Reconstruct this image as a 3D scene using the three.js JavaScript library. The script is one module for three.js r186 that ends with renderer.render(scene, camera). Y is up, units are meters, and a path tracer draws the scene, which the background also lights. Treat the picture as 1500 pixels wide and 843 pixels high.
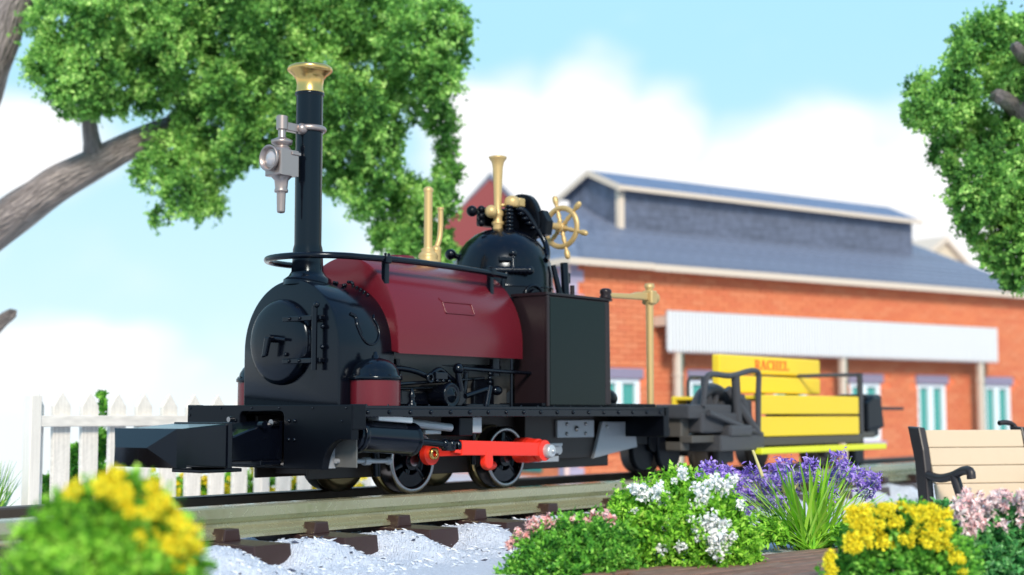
import * as THREE from 'three';
import { RoundedBoxGeometry } from 'three/addons/geometries/RoundedBoxGeometry.js';
import { mergeGeometries, toCreasedNormals } from 'three/addons/utils/BufferGeometryUtils.js';
import { TextGeometry } from 'three/addons/geometries/TextGeometry.js';
import { FontLoader } from 'three/addons/loaders/FontLoader.js';
import { createNoise3D } from 'simplex-noise';

// ---------------------------------------------------------------- camera, sky, sun, exposure
const scene = new THREE.Scene();
const V = (x, y, z) => new THREE.Vector3(x, y, z);
const EYE = V(-6.975, 0.614, 8.113), YAW = 38.866 * Math.PI / 180, PITCH = 4.974 * Math.PI / 180;
const FWD = V(Math.cos(YAW) * Math.cos(PITCH), Math.sin(PITCH), -Math.sin(YAW) * Math.cos(PITCH));
const RIGHT = V(Math.sin(YAW), 0, Math.cos(YAW)), UP = RIGHT.clone().cross(FWD);
const camera = new THREE.PerspectiveCamera(22.49, 1024 / 575, 0.1, 500);
camera.position.copy(EYE);
camera.lookAt(EYE.clone().add(FWD));
camera.focus = 10.5;
camera.userData.fStop = 0.72;
scene.add(camera);
// a spot in the world, given by its direction in the photograph and its real distance
const at = (px, py, d) => EYE.clone().addScaledVector(FWD, d).addScaledVector(RIGHT, (px - 750) / 2120 * d).addScaledVector(UP, -(py - 421.5) / 2120 * d);

function rng(seed) { let s = seed >>> 0; return () => { s = (s + 0x6D2B79F5) >>> 0; let t = Math.imul(s ^ (s >>> 15), 1 | s); t = (t + Math.imul(t ^ (t >>> 7), 61 | t)) ^ t; return ((t ^ (t >>> 14)) >>> 0) / 4294967296; }; }
const noise3 = createNoise3D(rng(11));
const fbm = (x, y, z, o = 4) => { let s = 0, a = 0.5, f = 1; for (let i = 0; i < o; i++) { s += a * noise3(x * f, y * f, z * f); a *= 0.5; f *= 2.03; } return s; };
const clamp = (x, a = 0, b = 1) => Math.min(b, Math.max(a, x)), lerp = (a, b, t) => a + (b - a) * t, sstep = (a, b, x) => { const t = clamp((x - a) / (b - a)); return t * t * (3 - 2 * t); };

{ // sky: pale blue air with soft white cumulus, brightest low down
  const W = 2048, H = 1024, data = new Float32Array(W * H * 4), D = 180 / Math.PI;
  const blobs = [ // azimuth, elevation, half-widths (degrees)
    [-35.8, 11.0, 3.0, 3.0], [-39.6, 10.2, 3.4, 3.6], [-33.4, 10.4, 2.6, 2.6], [-37, 7, 8.5, 3.6], [-28, 7.2, 7.0, 4.2], [-21, 7.4, 6.0, 4.2], [-30, 4.5, 10, 3], [-58.5, 9.6, 4.2, 2.2], [-63, 8, 5, 3], [-58, 1.2, 7, 2.2], [-15, 5, 8, 5],
    [-75, 11, 6, 4], [-90, 8, 7, 5], [-5, 12, 7, 4], [12, 9, 8, 5], [-50, 29, 8, 3], [-20, 30, 9, 3.5]];
  for (let r = 0; r < H; r++) {
    const el = ((r + 0.5) / H - 0.5) * 180, ce = Math.cos(el / D), y = Math.sin(el / D);
    for (let c = 0; c < W; c++) {
      const az = ((c + 0.5) / W - 0.5) * 360, x = ce * Math.cos(az / D), z = ce * Math.sin(az / D);
      const n = fbm(x * 6, y * 9, z * 6, 4), n2 = fbm(x * 3 + 7, y * 5, z * 3, 3);
      let k = -0.4;
      for (const [a, e, w, h] of blobs) { const d = Math.hypot((az - a) / w, (el - e) / h); k = Math.max(k, 1 - d); }
      let cov = sstep(-0.25, 0.42, k + n * 0.42);
      cov = Math.max(cov, sstep(0.2, 0.6, n2 + n * 0.3) * sstep(16, 32, el) * 0.6);
      cov = Math.max(cov, sstep(6, -3, el + n * 4) * 0.7);
      const g = sstep(0, 16, el), h = sstep(16, 70, el);
      const blue = [lerp(lerp(0.52, 0.335, g), 0.16, h), lerp(lerp(0.70, 0.60, g), 0.36, h), lerp(lerp(0.78, 0.76, g), 0.66, h)];
      const lum = 0.80 + 0.05 * n, below = sstep(2.5, -1, el);   // pale haze at and below the horizon
      const o = (r * W + c) * 4;
      data[o] = lerp(lerp(blue[0], lum, cov), 0.68, below); data[o + 1] = lerp(lerp(blue[1], lum, cov), 0.735, below); data[o + 2] = lerp(lerp(blue[2], lum * 1.01, cov), 0.775, below); data[o + 3] = 1;
    }
  }
  const t = new THREE.DataTexture(data, W, H, THREE.RGBAFormat, THREE.FloatType);
  t.mapping = THREE.EquirectangularReflectionMapping; t.magFilter = t.minFilter = THREE.LinearFilter; t.needsUpdate = true;
  scene.background = t; scene.environment = t;
}
const sun = new THREE.DirectionalLight(0xfff1dd, 2.9);
sun.position.set(-6.5, 8, 9); sun.target.position.set(2, 0, 0);
sun.shadow.radius = 26; sun.castShadow = true;
Object.assign(sun.shadow.camera, { left: -16, right: 24, top: 16, bottom: -16, near: 0.1, far: 60 }); sun.shadow.mapSize.set(4096, 4096);
scene.add(sun, sun.target);
const renderer = new THREE.WebGLRenderer({ antialias: true });
renderer.toneMapping = THREE.LinearToneMapping; renderer.toneMappingExposure = 1.43;
renderer.shadowMap.enabled = true; renderer.setSize(1024, 575);

// ---------------------------------------------------------------- helpers
const names = {};
function numbered(n) { const k = names[n] ?? 0; names[n] = k + 1; return k ? n + '_' + String(k).padStart(3, '0') : n; }
function flat(gs) { return [gs].flat(Infinity).map((g) => { const q = g.index ? g.toNonIndexed() : g; for (const k of Object.keys(q.attributes)) if (!['position', 'normal', 'uv'].includes(k)) q.deleteAttribute(k); return q; }); }
function merge(gs) { const f = flat(gs); return f.length === 1 ? f[0] : mergeGeometries(f); }
function tag(o, label, category, group, kind) { if (label) o.userData.label = label; if (category) o.userData.category = category; if (group) o.userData.group = group; if (kind) o.userData.kind = kind; return o; }
function thing(name, label, category, pos = [0, 0, 0], turn = 0, group) { const o = new THREE.Group(); o.name = numbered(name); o.position.set(...pos); o.rotation.y = turn; scene.add(o); return tag(o, label, category, group); }
// one mesh; geometry is in world coordinates when its thing is unturned ("rel" subtracts the thing's base)
function part(name, gs, m, parent = scene, rel = false) {
  const o = new THREE.Mesh(gs.isBufferGeometry ? gs : merge(gs), m);
  o.name = parent === scene ? numbered(name) : name; o.castShadow = o.receiveShadow = true;
  if (rel && parent.isGroup) o.position.copy(parent.position).negate();
  parent.add(o); return o;
}
const move = (g, x = 0, y = 0, z = 0) => g.translate(x, y, z);
function bx(w, h, d, x = 0, y = 0, z = 0, r = 0.008) { const g = r > 0 ? new RoundedBoxGeometry(w, h, d, 2, Math.min(r, w / 2.05, h / 2.05, d / 2.05)) : new THREE.BoxGeometry(w, h, d); return g.translate(x, y, z); }
const span = (x0, x1, y0, y1, z0, z1, r) => bx(x1 - x0, y1 - y0, z1 - z0, (x0 + x1) / 2, (y0 + y1) / 2, (z0 + z1) / 2, r);
function axis(g, a) { if (a === 'x') g.rotateZ(-Math.PI / 2); else if (a === 'z') g.rotateX(Math.PI / 2); return g; }   // +y goes to +x / +z
function cy(r0, r1, h, x, y, z, a = 'y', seg = 32) { return axis(new THREE.CylinderGeometry(r1, r0, h, seg), a).translate(x, y, z); }   // r0 at the low end
function sp(r, x, y, z, sx = 1, sy = 1, sz = 1, seg = 20) { return new THREE.SphereGeometry(r, seg, Math.ceil(seg * 0.7)).scale(sx, sy, sz).translate(x, y, z); }
function la(profile, x, y, z, a = 'y', seg = 40) { return axis(new THREE.LatheGeometry(profile.map(([r, h]) => new THREE.Vector2(Math.max(r, 0), h)), seg), a).translate(x, y, z); }
function tb(pts, r, seg = 24, rad = 10, closed = false, curve = true) {
  const p = pts.map((q) => V(...q)), c = curve ? new THREE.CatmullRomCurve3(p, closed, 'centripetal') : new THREE.CurvePath();
  if (!curve) for (let i = 0; i + 1 < p.length; i++) c.add(new THREE.LineCurve3(p[i], p[i + 1]));
  return new THREE.TubeGeometry(c, seg, r, rad, closed);
}
function bar(a, b, r, r2 = r, seg = 14) { const p = V(...a), q = V(...b), d = q.clone().sub(p), g = new THREE.CylinderGeometry(r2, r, d.length(), seg); g.applyQuaternion(new THREE.Quaternion().setFromUnitVectors(V(0, 1, 0), d.clone().normalize())); return g.translate((p.x + q.x) / 2, (p.y + q.y) / 2, (p.z + q.z) / 2); }
function shapeOf(p, holes = []) { const s = p instanceof THREE.Shape ? p : new THREE.Shape(p.map(([x, y]) => new THREE.Vector2(x, y))); for (const h of holes) s.holes.push(h instanceof THREE.Path ? h : new THREE.Path(h.map(([x, y]) => new THREE.Vector2(x, y)))); return s; }
function ext(s, depth, b = 0.006, seg = 24) { const e = new THREE.ExtrudeGeometry(s, { depth: depth - 2 * b, bevelEnabled: b > 0, bevelThickness: b, bevelSize: b, bevelOffset: -b, bevelSegments: 2, curveSegments: seg }); return b > 0 ? e.translate(0, 0, b) : e; }
const exZ = (p, z0, z1, b, holes, seg) => ext(shapeOf(p, holes), z1 - z0, b, seg).translate(0, 0, z0);            // outline in x, y
const smooth = (g) => toCreasedNormals(g, 0.45);
const exX = (p, x0, x1, b, holes, seg) => ext(shapeOf(p, holes), x1 - x0, b, seg).rotateY(-Math.PI / 2).translate(x1, 0, 0);   // outline in z, y
function tex(w, h, f, srgb = true, rep) {
  const d = new Uint8Array(w * h * 4);
  for (let y = 0; y < h; y++) for (let x = 0; x < w; x++) { const c = f(x / w, y / h), o = (y * w + x) * 4; d[o] = clamp(c[0]) * 255; d[o + 1] = clamp(c[1] ?? c[0]) * 255; d[o + 2] = clamp(c[2] ?? c[0]) * 255; d[o + 3] = 255; }
  const t = new THREE.DataTexture(d, w, h); t.magFilter = t.minFilter = THREE.LinearFilter; t.wrapS = t.wrapT = THREE.RepeatWrapping; if (srgb) t.colorSpace = THREE.SRGBColorSpace; if (rep) t.repeat.set(...rep); t.needsUpdate = true; return t;
}
const lin = (r, g, b) => new THREE.Color().setRGB(r, g, b);
const M = (name, c, rough, metal = 0, more = {}) => { const m = new THREE.MeshPhysicalMaterial({ color: c.isColor ? c : lin(...c), roughness: rough, metalness: metal, ...more }); m.name = name; return m; };
// tileable noise on a torus
const tn = (u, v, s, k = 0) => { const a = u * Math.PI * 2, b = v * Math.PI * 2; return noise3(Math.cos(a) * s + k, Math.sin(a) * s + Math.cos(b) * s * 1.3, Math.sin(b) * s * 1.3 - k); };
const smudge = tex(256, 256, (u, v) => { const n = 0.5 + 0.3 * tn(u, v, 0.9) + 0.2 * tn(u, v, 3, 5) + 0.12 * tn(u, v, 9, 2); return [0.35 + 0.65 * n]; }, false, [1.3, 1.3]);
const grain = tex(256, 256, (u, v) => [0.5 + 0.5 * noise3(Math.cos(u * 6.283) * 30, Math.sin(u * 6.283) * 30, v * 60)], false, [3, 3]);
const mt = {
  black: M('black gloss plastic', [0.0018, 0.0026, 0.0058], 0.18, 0, { specularIntensity: 0.68, specularColor: lin(0.78, 0.88, 1) }),
  satin: M('black satin plastic', [0.0020, 0.0026, 0.0048], 0.34, 0, { specularIntensity: 0.38, specularColor: lin(0.80, 0.88, 1) }),
  cab: M('dark oxide plastic', [0.016, 0.0095, 0.012], 0.28, 0, { specularIntensity: 0.6 }),
  chim: M('chimney gloss', [0.0020, 0.0034, 0.0068], 0.16, 0, { specularIntensity: 0.7, specularColor: lin(0.78, 0.9, 1) }),
  maroon: M('maroon plastic', [0.118, 0.0082, 0.0160], 0.27, 0, { specularIntensity: 0.8 }),
  brass: M('polished brass', [0.72, 0.46, 0.16], 0.26, 1),
  dull: M('painted brass', [0.56, 0.39, 0.17], 0.42, 0.35),
  lamp: M('lamp pewter', [0.36, 0.30, 0.285], 0.36, 0.75),
  glass: M('lamp glass', [0.42, 0.40, 0.42], 0.12, 0.2, { clearcoat: 1 }),
  grey: M('grey metal', [0.34, 0.36, 0.40], 0.45, 0.25),
  pale: M('bare light metal', [0.55, 0.57, 0.60], 0.35, 0.5),
  boil: M('grey boiler plastic', [0.10, 0.10, 0.10], 0.5),
  steel: M('dark plated steel', [0.30, 0.29, 0.30], 0.22, 1),
  tread: M('brassy flange', [0.36, 0.28, 0.15], 0.34, 1),
  red: M('bright red plastic', [0.82, 0.030, 0.014], 0.42),
  frame: M('brown black frame', [0.020, 0.014, 0.014], 0.5),
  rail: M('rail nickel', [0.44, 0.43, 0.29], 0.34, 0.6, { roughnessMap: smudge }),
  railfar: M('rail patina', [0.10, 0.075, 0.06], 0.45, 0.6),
  sleep: M('brown sleeper plastic', [0.040, 0.019, 0.018], 0.34),
};

// ---------------------------------------------------------------- ground
const chipTex = tex(512, 512, (u, v) => { const n = 0.5 + 0.5 * tn(u, v, 6, 1), s = 0.5 + 0.5 * noise3(Math.cos((u + v) * 6.283) * 9, Math.sin((u + v) * 6.283) * 9 + Math.cos(v * 6.283) * 2, Math.sin(v * 6.283) * 2), d = tn(u, v, 16, 9) > 0.72 && tn(u, v, 4, 3) > 0.1 ? 0.5 : 1; const k = (0.84 + 0.08 * n + 0.08 * s) * d; return [k * 0.955, k * 0.965, k]; });
const chipBump = tex(512, 512, (u, v) => [0.5 + 0.3 * noise3(Math.cos((u + v) * 6.283) * 12, Math.sin((u + v) * 6.283) * 12 + Math.cos(v * 6.283) * 3, Math.sin(v * 6.283) * 3) + 0.25 * tn(u, v, 14, 4)], false);
const gravelM = M('white crushed stone', [0.80, 0.82, 0.86], 0.85, 0, { map: chipTex, bumpMap: chipBump, bumpScale: 0.012 });
{
  // the board the scene stands on: it ends just behind the fence and runs back under the buildings on the right
  const e0 = at(-45, 606, 14.6), e1 = at(-45, 606, 24), f0 = at(560, 606, 19.4), f1 = at(560, 606, 44);
  const s = shapeOf([[-14, -9], [34, -9], [34, -f1.z], [f1.x, -f1.z], [f0.x, 5.4], [e0.x, 5.4], [e0.x, -e0.z], [e1.x, -e1.z], [e1.x - 14, -e1.z], [-14, 5.4]].map(([x, y]) => [x, y]));
  const g = new THREE.ExtrudeGeometry(s, { depth: 0.12, bevelEnabled: false }).rotateX(-Math.PI / 2).translate(0, -0.5, 0);
  tag(part('ground', g, gravelM), 'white stone ground under the whole scene', null, null, 'structure');
}
const ballastY = (x, z, sl) => { // bank of crushed white stone, mounded between the sleepers
  const a = Math.abs(z); let y = lerp(-0.27, -0.395, sstep(0.95, 1.9, a));
  const m = 0.5 - 0.5 * Math.cos(sl * Math.PI * 2);
  y += 0.075 * m * Math.exp(-(((a - 1.12) / 0.34) ** 2)) - 0.07 * (1 - m) * Math.exp(-(((a - 1.2) / 0.22) ** 2));
  return y + 0.018 * noise3(x * 4, z * 4, 1) + 0.010 * noise3(x * 11, z * 11, 4);
};
const SLEEP = [-4.9, -4.06, -3.22, -2.39, -1.56, -0.73, 0.08, 0.91, 1.79, 2.72]; for (let x = 3.65; x < 26; x += 0.93) SLEEP.push(x);
const phase = (x) => { for (let i = 0; i + 1 < SLEEP.length; i++) if (x < SLEEP[i + 1]) return (x - SLEEP[i]) / (SLEEP[i + 1] - SLEEP[i]); return 0; };
{
  const nx = 700, nz = 90, x0 = -4.9, x1 = 25, pos = [], uv = [], idx = [];
  for (let i = 0; i <= nx; i++) for (let j = 0; j <= nz; j++) {
    const x = lerp(x0, x1, (i / nx) ** 1.6), z = lerp(-2.0, 2.0, j / nz);
    pos.push(x, Math.abs(j - nz / 2) === nz / 2 ? -0.42 : ballastY(x, z, phase(x)), z); uv.push(x / 1.1, z / 1.1);
    if (i < nx && j < nz) { const a = i * (nz + 1) + j, b = a + nz + 1; idx.push(a, a + 1, b, b, a + 1, b + 1); }
  }
  const g = new THREE.BufferGeometry(); g.setAttribute('position', new THREE.Float32BufferAttribute(pos, 3)); g.setAttribute('uv', new THREE.Float32BufferAttribute(uv, 2)); g.setIndex(idx); g.computeVertexNormals();
  tag(part('ballast', g, gravelM), 'white crushed stone bank under the rails', null, null, 'structure');
  // loose splinters lying on it
  const r = rng(5), sg = new THREE.OctahedronGeometry(1, 0), n = 3000, im = new THREE.InstancedMesh(sg, M('white stone chip', [0.80, 0.82, 0.86], 0.8, 0, { flatShading: true }), n), q = new THREE.Object3D(), col = new THREE.Color();
  for (let i = 0; i < n; i++) {
    const x = lerp(-2.2, 5, r() ** 1.3), z = lerp(0.7, 2.1, r());
    const s = (0.006 + 0.012 * r() * r()) * (i % 17 === 0 ? 1.35 : 1); q.position.set(x, ballastY(x, z, phase(x)) + s * 0.2, z); q.rotation.set(r() * 0.6 - 0.3, 0.9 + r() * 1.2, r() * 0.6 - 0.3); q.scale.set(s * (1.5 + 2.2 * r()), s * 0.55, s); q.updateMatrix(); im.setMatrixAt(i, q.matrix);
    if (i % 17 === 0) col.setRGB(0.07, 0.08, 0.13); else { const k = 0.86 + 0.16 * r(); col.setRGB(k * 0.98, k * 0.985, k); } im.setColorAt(i, col);
  }
  im.name = 'stone_chips'; tag(im, 'loose white and dark stone chips on the bank beside the rails', null, null, 'stuff'); scene.add(im);
}

// ---------------------------------------------------------------- railway track
{
  const t = thing('railway_track', 'narrow gauge railway track with brown chaired sleepers on white stone under the locomotive', 'railway track', [0, 0, 0]);
  const prof = (s) => [[0.44, 0], [0.585, 0], [0.60, -0.012], [0.60, -0.075], [0.575, -0.10], [0.555, -0.115], [0.555, -0.135], [0.60, -0.165], [0.665, -0.185], [0.665, -0.205], [0.375, -0.205], [0.375, -0.185], [0.44, -0.165], [0.485, -0.135], [0.485, -0.115], [0.44, -0.09], [0.425, -0.075], [0.425, -0.012]].map(([z, y]) => [z * s, y]);
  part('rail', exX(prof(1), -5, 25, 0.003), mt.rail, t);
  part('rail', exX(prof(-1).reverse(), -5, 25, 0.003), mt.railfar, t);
  const sg = exX([[-1.15, -0.36], [1.15, -0.36], [1.13, -0.213], [-1.13, -0.213]], -0.155, 0.155, 0.008);
  const cg = merge([exZ([[-0.075, -0.215], [0.075, -0.215], [0.058, -0.135], [-0.058, -0.135]], 0.625, 0.745, 0.008), bx(0.10, 0.02, 0.05, 0, -0.172, 0.62, 0.004)]);
  const cgi = merge([exZ([[-0.075, -0.215], [0.075, -0.215], [0.058, -0.135], [-0.058, -0.135]], 0.31, 0.41, 0.008)]);
  for (const x of SLEEP) {
    const s = part('sleeper', sg, mt.sleep, t); s.position.x = x; s.rotation.y = (noise3(x, 2, 3)) * 0.015;
    for (const [g, k] of [[cg, 0], [cgi, 0], [cg, Math.PI], [cgi, Math.PI]]) { const c = part('rail_chair', g, mt.sleep, s); c.rotation.y = k; }
  }
}

// ---------------------------------------------------------------- the locomotive
{
  const L = thing('steam_locomotive', 'maroon and black open cab saddle tank steam locomotive with tall brass capped chimney', 'locomotive', [2.3, 0, 0]);
  const P = (n, gs, m, parent = L) => { const o = part(n, gs, m, parent, true); if (n === 'rivets') o.userData.kind = 'stuff'; return o; };
  const rivet = (x, y, z, r = 0.012) => sp(r, x, y, z, 1, 1, 1, 8);
  const arch = (w, y0, ys, hgt, n = 40, e = 2) => { const p = [[-w, y0]]; for (let i = 0; i <= n; i++) { const a = Math.PI * (1 - i / n), c = Math.cos(a), s = Math.sin(a); p.push([w * Math.sign(c) * Math.abs(c) ** (2 / e), ys + hgt * s ** (2 / e)]); } p.push([w, y0]); return p; };
  // front beam, with the coupler slot and the two curved lower corners
  {
    const s = new THREE.Shape(); s.moveTo(-0.896, 0.675); s.lineTo(0.896, 0.675); s.lineTo(0.896, 0.43); s.lineTo(0.78, 0.43);
    s.quadraticCurveTo(0.63, 0.40, 0.60, 0.215); s.lineTo(-0.60, 0.215); s.quadraticCurveTo(-0.63, 0.40, -0.78, 0.43); s.lineTo(-0.896, 0.43); s.closePath();
    const h = new THREE.Path(); const a = -0.285, b = 0.20, r = 0.05; h.moveTo(a, 0.235); h.lineTo(b, 0.235); h.lineTo(b, 0.63 - r); h.quadraticCurveTo(b, 0.63, b - r, 0.63); h.lineTo(a + r, 0.63); h.quadraticCurveTo(a, 0.63, a, 0.63 - r); h.closePath();
    const beam = P('buffer_beam', [exX(s, 0.20, 0.27, 0.006, [h])], mt.satin);
    P('beam_bracket', [span(0.27, 0.36, 0.22, 0.64, 0.56, 0.585), span(0.27, 0.36, 0.22, 0.64, -0.585, -0.56), span(0.27, 0.62, 0.235, 0.25, -0.3, 0.22)], mt.grey, beam);
    for (const s of [1, -1]) P('beam_back_plate', [span(0.345, 0.36, 0.23, 0.54, s > 0 ? 0.48 : -0.80, s > 0 ? 0.80 : -0.48, 0.004)], mt.boil, beam);
    P('end_plate', [span(0.205, 0.335, 0.50, 0.679, 0.865, 0.905), span(0.205, 0.335, 0.50, 0.679, -0.905, -0.865)], mt.satin, beam);
    const rv = []; for (const z of [-0.38, -0.33, 0.26, 0.32]) for (const y of [0.56, 0.425]) rv.push(rivet(0.198, y, z, 0.014));
    for (const z of [-0.86, -0.5, -0.15, 0.15, 0.5, 0.84]) rv.push(rivet(0.199, 0.652, z, 0.009)); rv.push(rivet(0.2, 0.56, 0.8, 0.009), rivet(0.2, 0.6, -0.87, 0.012));
    P('rivets', rv, mt.black, beam);
  }
  // front coupler: box shank with a wedge nose
  {
    const c = P('front_coupler', [exZ([[-0.76, 0.262], [-0.36, 0.238], [-0.36, 0.545], [-0.76, 0.512]], -0.30, 0.27, 0.01), span(-0.385, -0.345, 0.232, 0.552, -0.315, 0.285, 0.006), span(-0.55, -0.2, 0.205, 0.232, -0.12, 0.22)], mt.black);
    // nose: pyramid-hipped block
    const zl = -0.345, zr = 0.335, yl = 0.25, yh = 0.512, xb = -0.78, xf = -0.865, xt = -0.985, v = (x, y, z) => [x, y, z];
    const A = [v(xf, yl, zl), v(xf, yl, zr), v(xf, yh, zr), v(xf, yh, zl)], B = [v(xb, yl, zl), v(xb, yl, zr), v(xb, yh, zr), v(xb, yh, zl)], R0 = v(xt, 0.385, -0.17), R1 = v(xt, 0.385, 0.17), f = [];
    const quad = (a, b, c2, d) => f.push(...a, ...b, ...c2, ...a, ...c2, ...d), tri = (a, b, c2) => f.push(...a, ...b, ...c2);
    quad(A[3], R0, R1, A[2]); quad(R0, A[0], A[1], R1); tri(A[2], R1, A[1]); tri(A[0], R0, A[3]);
    quad(A[3], A[2], B[2], B[3]); quad(A[1], A[0], B[0], B[1]); quad(A[2], A[1], B[1], B[2]); quad(A[0], A[3], B[3], B[0]); quad(B[3], B[2], B[1], B[0]);
    const g = new THREE.BufferGeometry(); g.setAttribute('position', new THREE.Float32BufferAttribute(f, 3)); g.setAttribute('uv', new THREE.Float32BufferAttribute(new Float32Array(f.length / 3 * 2), 2)); g.computeVertexNormals();
    P('coupler_nose', [g], mt.black, c);
    P('coupler_neck', [exZ([[-0.36, 0.27], [0.26, 0.27], [0.26, 0.56], [0.12, 0.545], [-0.06, 0.50], [-0.2, 0.455], [-0.36, 0.45]], -0.215, 0.13, 0.012), cy(0.028, 0.028, 0.05, 0.05, 0.53, 0.14, 'z'), span(0.0, 0.2, 0.24, 0.275, -0.26, 0.18)], mt.black, c);
    P('coupler_pin', [cy(0.026, 0.026, 0.06, 0.16, 0.545, 0.14, 'x', 16), cy(0.02, 0.02, 0.05, 0.02, 0.57, -0.17, 'x', 16)], mt.steel, c);
  }
  // footplate with its riveted valance
  {
    const f = P('footplate', [span(0.27, 4.24, 0.645, 0.668, -0.885, 0.885, 0.004), span(0.27, 4.24, 0.59, 0.645, 0.855, 0.885, 0.004), span(0.27, 4.24, 0.59, 0.645, -0.885, -0.855, 0.004)], mt.black);
    const rv = []; for (let i = 0; i < 18; i++) { const x = 0.37 + i * 0.222; rv.push(rivet(x, 0.622, 0.886, 0.017), rivet(x + 0.07, 0.672, 0.80, 0.010)); }
    P('rivets', rv, mt.black, f);
  }
  const fr = P('frame', [span(0.36, 4.15, 0.13, 0.6, 0.27, 0.30), span(0.36, 4.15, 0.13, 0.6, -0.30, -0.27), span(0.7, 3.3, 0.30, 0.58, -0.26, 0.26), span(2.75, 3.75, 0.215, 0.60, 0.30, 0.42), span(0.5, 2.9, 0.16, 0.28, -0.22, 0.22)], mt.frame);
  P('brake_hanger', [bar([2.02, 0.58, 0.46], [2.02, 0.2, 0.46], 0.022), bar([0.92, 0.5, 0.42], [0.95, 0.14, 0.42], 0.03), span(1.98, 2.06, 0.45, 0.56, 0.44, 0.5)], mt.black, fr);
  P('drain_pipe', [bar([0.32, 0.275, 0.62], [0.86, 0.262, 0.62], 0.018), bar([0.60, 0.266, 0.62], [0.66, 0.266, 0.62], 0.03), sp(0.03, 0.86, 0.262, 0.62)], mt.grey, fr);
  P('bracket_plate', [span(3.17, 3.72, 0.40, 0.556, 0.42, 0.45)], mt.grey, fr);
  P('bolts', [rivet(3.30, 0.52, 0.452, 0.017), rivet(3.30, 0.435, 0.452, 0.017), rivet(3.44, 0.478, 0.455, 0.026), rivet(3.58, 0.52, 0.452, 0.017), rivet(3.58, 0.435, 0.452, 0.017)], mt.steel, fr);
  P('ashpan', [exZ([[3.84, 0.54], [4.35, 0.535], [4.40, 0.30], [3.70, 0.21]], 0.42, 0.46, 0.008), rivet(3.9, 0.49, 0.462, 0.022)], mt.grey);
  P('spring_bracket', [bx(0.36, 0.06, 0.10, 2.86, 0.30, 0.52), bx(0.34, 0.05, 0.10, 2.86, 0.225, 0.52), cy(0.04, 0.04, 0.12, 3.05, 0.3, 0.5, 'z'), span(2.68, 3.1, 0.33, 0.36, 0.44, 0.56)], mt.grey);
  // wheels
  for (const [x, s] of [[1.264, 1], [2.4, 1], [1.264, -1], [2.4, -1]]) {
    const w = P('driving_wheel', [la([[0, 0.405], [0.20, 0.405], [0.205, 0.45], [0.216, 0.46]], 0, 0, 0, 'z'), cy(0.075, 0.075, 0.10, 0, 0, 0.44, 'z'),
      [0, 1, 2, 3, 4, 5].map((k) => bar([Math.cos(k * 1.047 + 0.4) * 0.05, Math.sin(k * 1.047 + 0.4) * 0.05, 0.435], [Math.cos(k * 1.047 + 0.4) * 0.205, Math.sin(k * 1.047 + 0.4) * 0.205, 0.435], 0.03, 0.024)),
      exZ((() => { const p = []; for (let i = 0; i <= 12; i++) { const a = -2.4 + i * 0.13; p.push([Math.cos(a) * 0.205, Math.sin(a) * 0.205]); } for (let i = 12; i >= 0; i--) { const a = -2.4 + i * 0.13; p.push([Math.cos(a) * 0.11, Math.sin(a) * 0.11]); } return p; })(), 0.42, 0.475, 0.004)], mt.black);
    w.position.add(V(x, 0.254, 0)); if (s < 0) w.rotation.y = Math.PI;
    P('tyre', [la([[0.208, 0.46], [0.212, 0.495], [0.222, 0.5], [0.240, 0.5], [0.254, 0.488], [0.253, 0.36], [0.23, 0.355]], 0, 0, 0, 'z', 56)], mt.steel, w);
    P('flange', [la([[0.23, 0.358], [0.262, 0.352], [0.268, 0.335], [0.262, 0.275], [0.20, 0.27], [0.0, 0.27]], 0, 0, 0, 'z', 56)], mt.tread, w);
    P('axle', [cy(0.045, 0.045, 0.30, 0, 0, 0.16, 'z'), cy(0.045, 0.045, 0.03, 0, 0, 0.495, 'z')], mt.steel, w);
  }
  // cylinders and motion on both sides
  for (const s of [1, -1]) {
    const K = (n, gs, m, par) => { const o = P(n, gs, m, par ?? L); if (!par) o.scale.z = s; return o; };
    const tilt = (gs) => merge(gs).translate(-0.66, -0.44, 0).rotateZ(-0.06).translate(0.66, 0.44, 0);
    const c = K('cylinder', [tilt([la([[0, -0.30], [0.118, -0.30], [0.126, -0.29], [0.126, -0.262], [0.116, -0.255], [0.116, 0.262], [0.126, 0.27], [0.126, 0.292], [0.118, 0.30], [0, 0.30]], 0.68, 0.44, 0.745, 'x', 48), bx(0.5, 0.12, 0.14, 0.68, 0.54, 0.66), span(0.45, 0.92, 0.36, 0.60, 0.36, 0.68)])], mt.black);
    K('cylinder_cover', [tilt([la([[0, -0.325], [0.095, -0.322], [0.106, -0.312], [0.108, -0.298]], 0.68, 0.44, 0.745, 'x', 40), [0, 1, 2, 3, 4, 5].map((k) => rivet(0.372, 0.44 + 0.095 * Math.sin(k * 1.047), 0.745 + 0.095 * Math.cos(k * 1.047), 0.011))])], mt.black, c);
    K('valve_chest_cover', [tilt([bx(0.36, 0.05, 0.13, 0.70, 0.578, 0.78, 0.012)])], mt.pale, c);
    K('piston_rod', [bar([0.95, 0.415, 0.76], [1.36, 0.375, 0.78], 0.028), [0, 1, 2].map((i) => sp(0.045, 1.30 + i * 0.075, 0.382 - i * 0.007, 0.78, 0.7)), span(1.30, 1.50, 0.33, 0.40, 0.75, 0.81)], mt.black);
    K('slide_bar', [bar([0.98, 0.545, 0.72], [1.42, 0.505, 0.74], 0.032), span(1.16, 1.34, 0.455, 0.49, 0.68, 0.72)], mt.grey);
    K('motion_bracket', [span(1.46, 1.62, 0.44, 0.585, 0.60, 0.80, 0.01), span(1.52, 1.70, 0.46, 0.58, 0.60, 0.66)], mt.satin);
    K('motion_bracket_cap', [span(1.625, 1.74, 0.46, 0.59, 0.66, 0.79, 0.012)], mt.grey);
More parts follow.
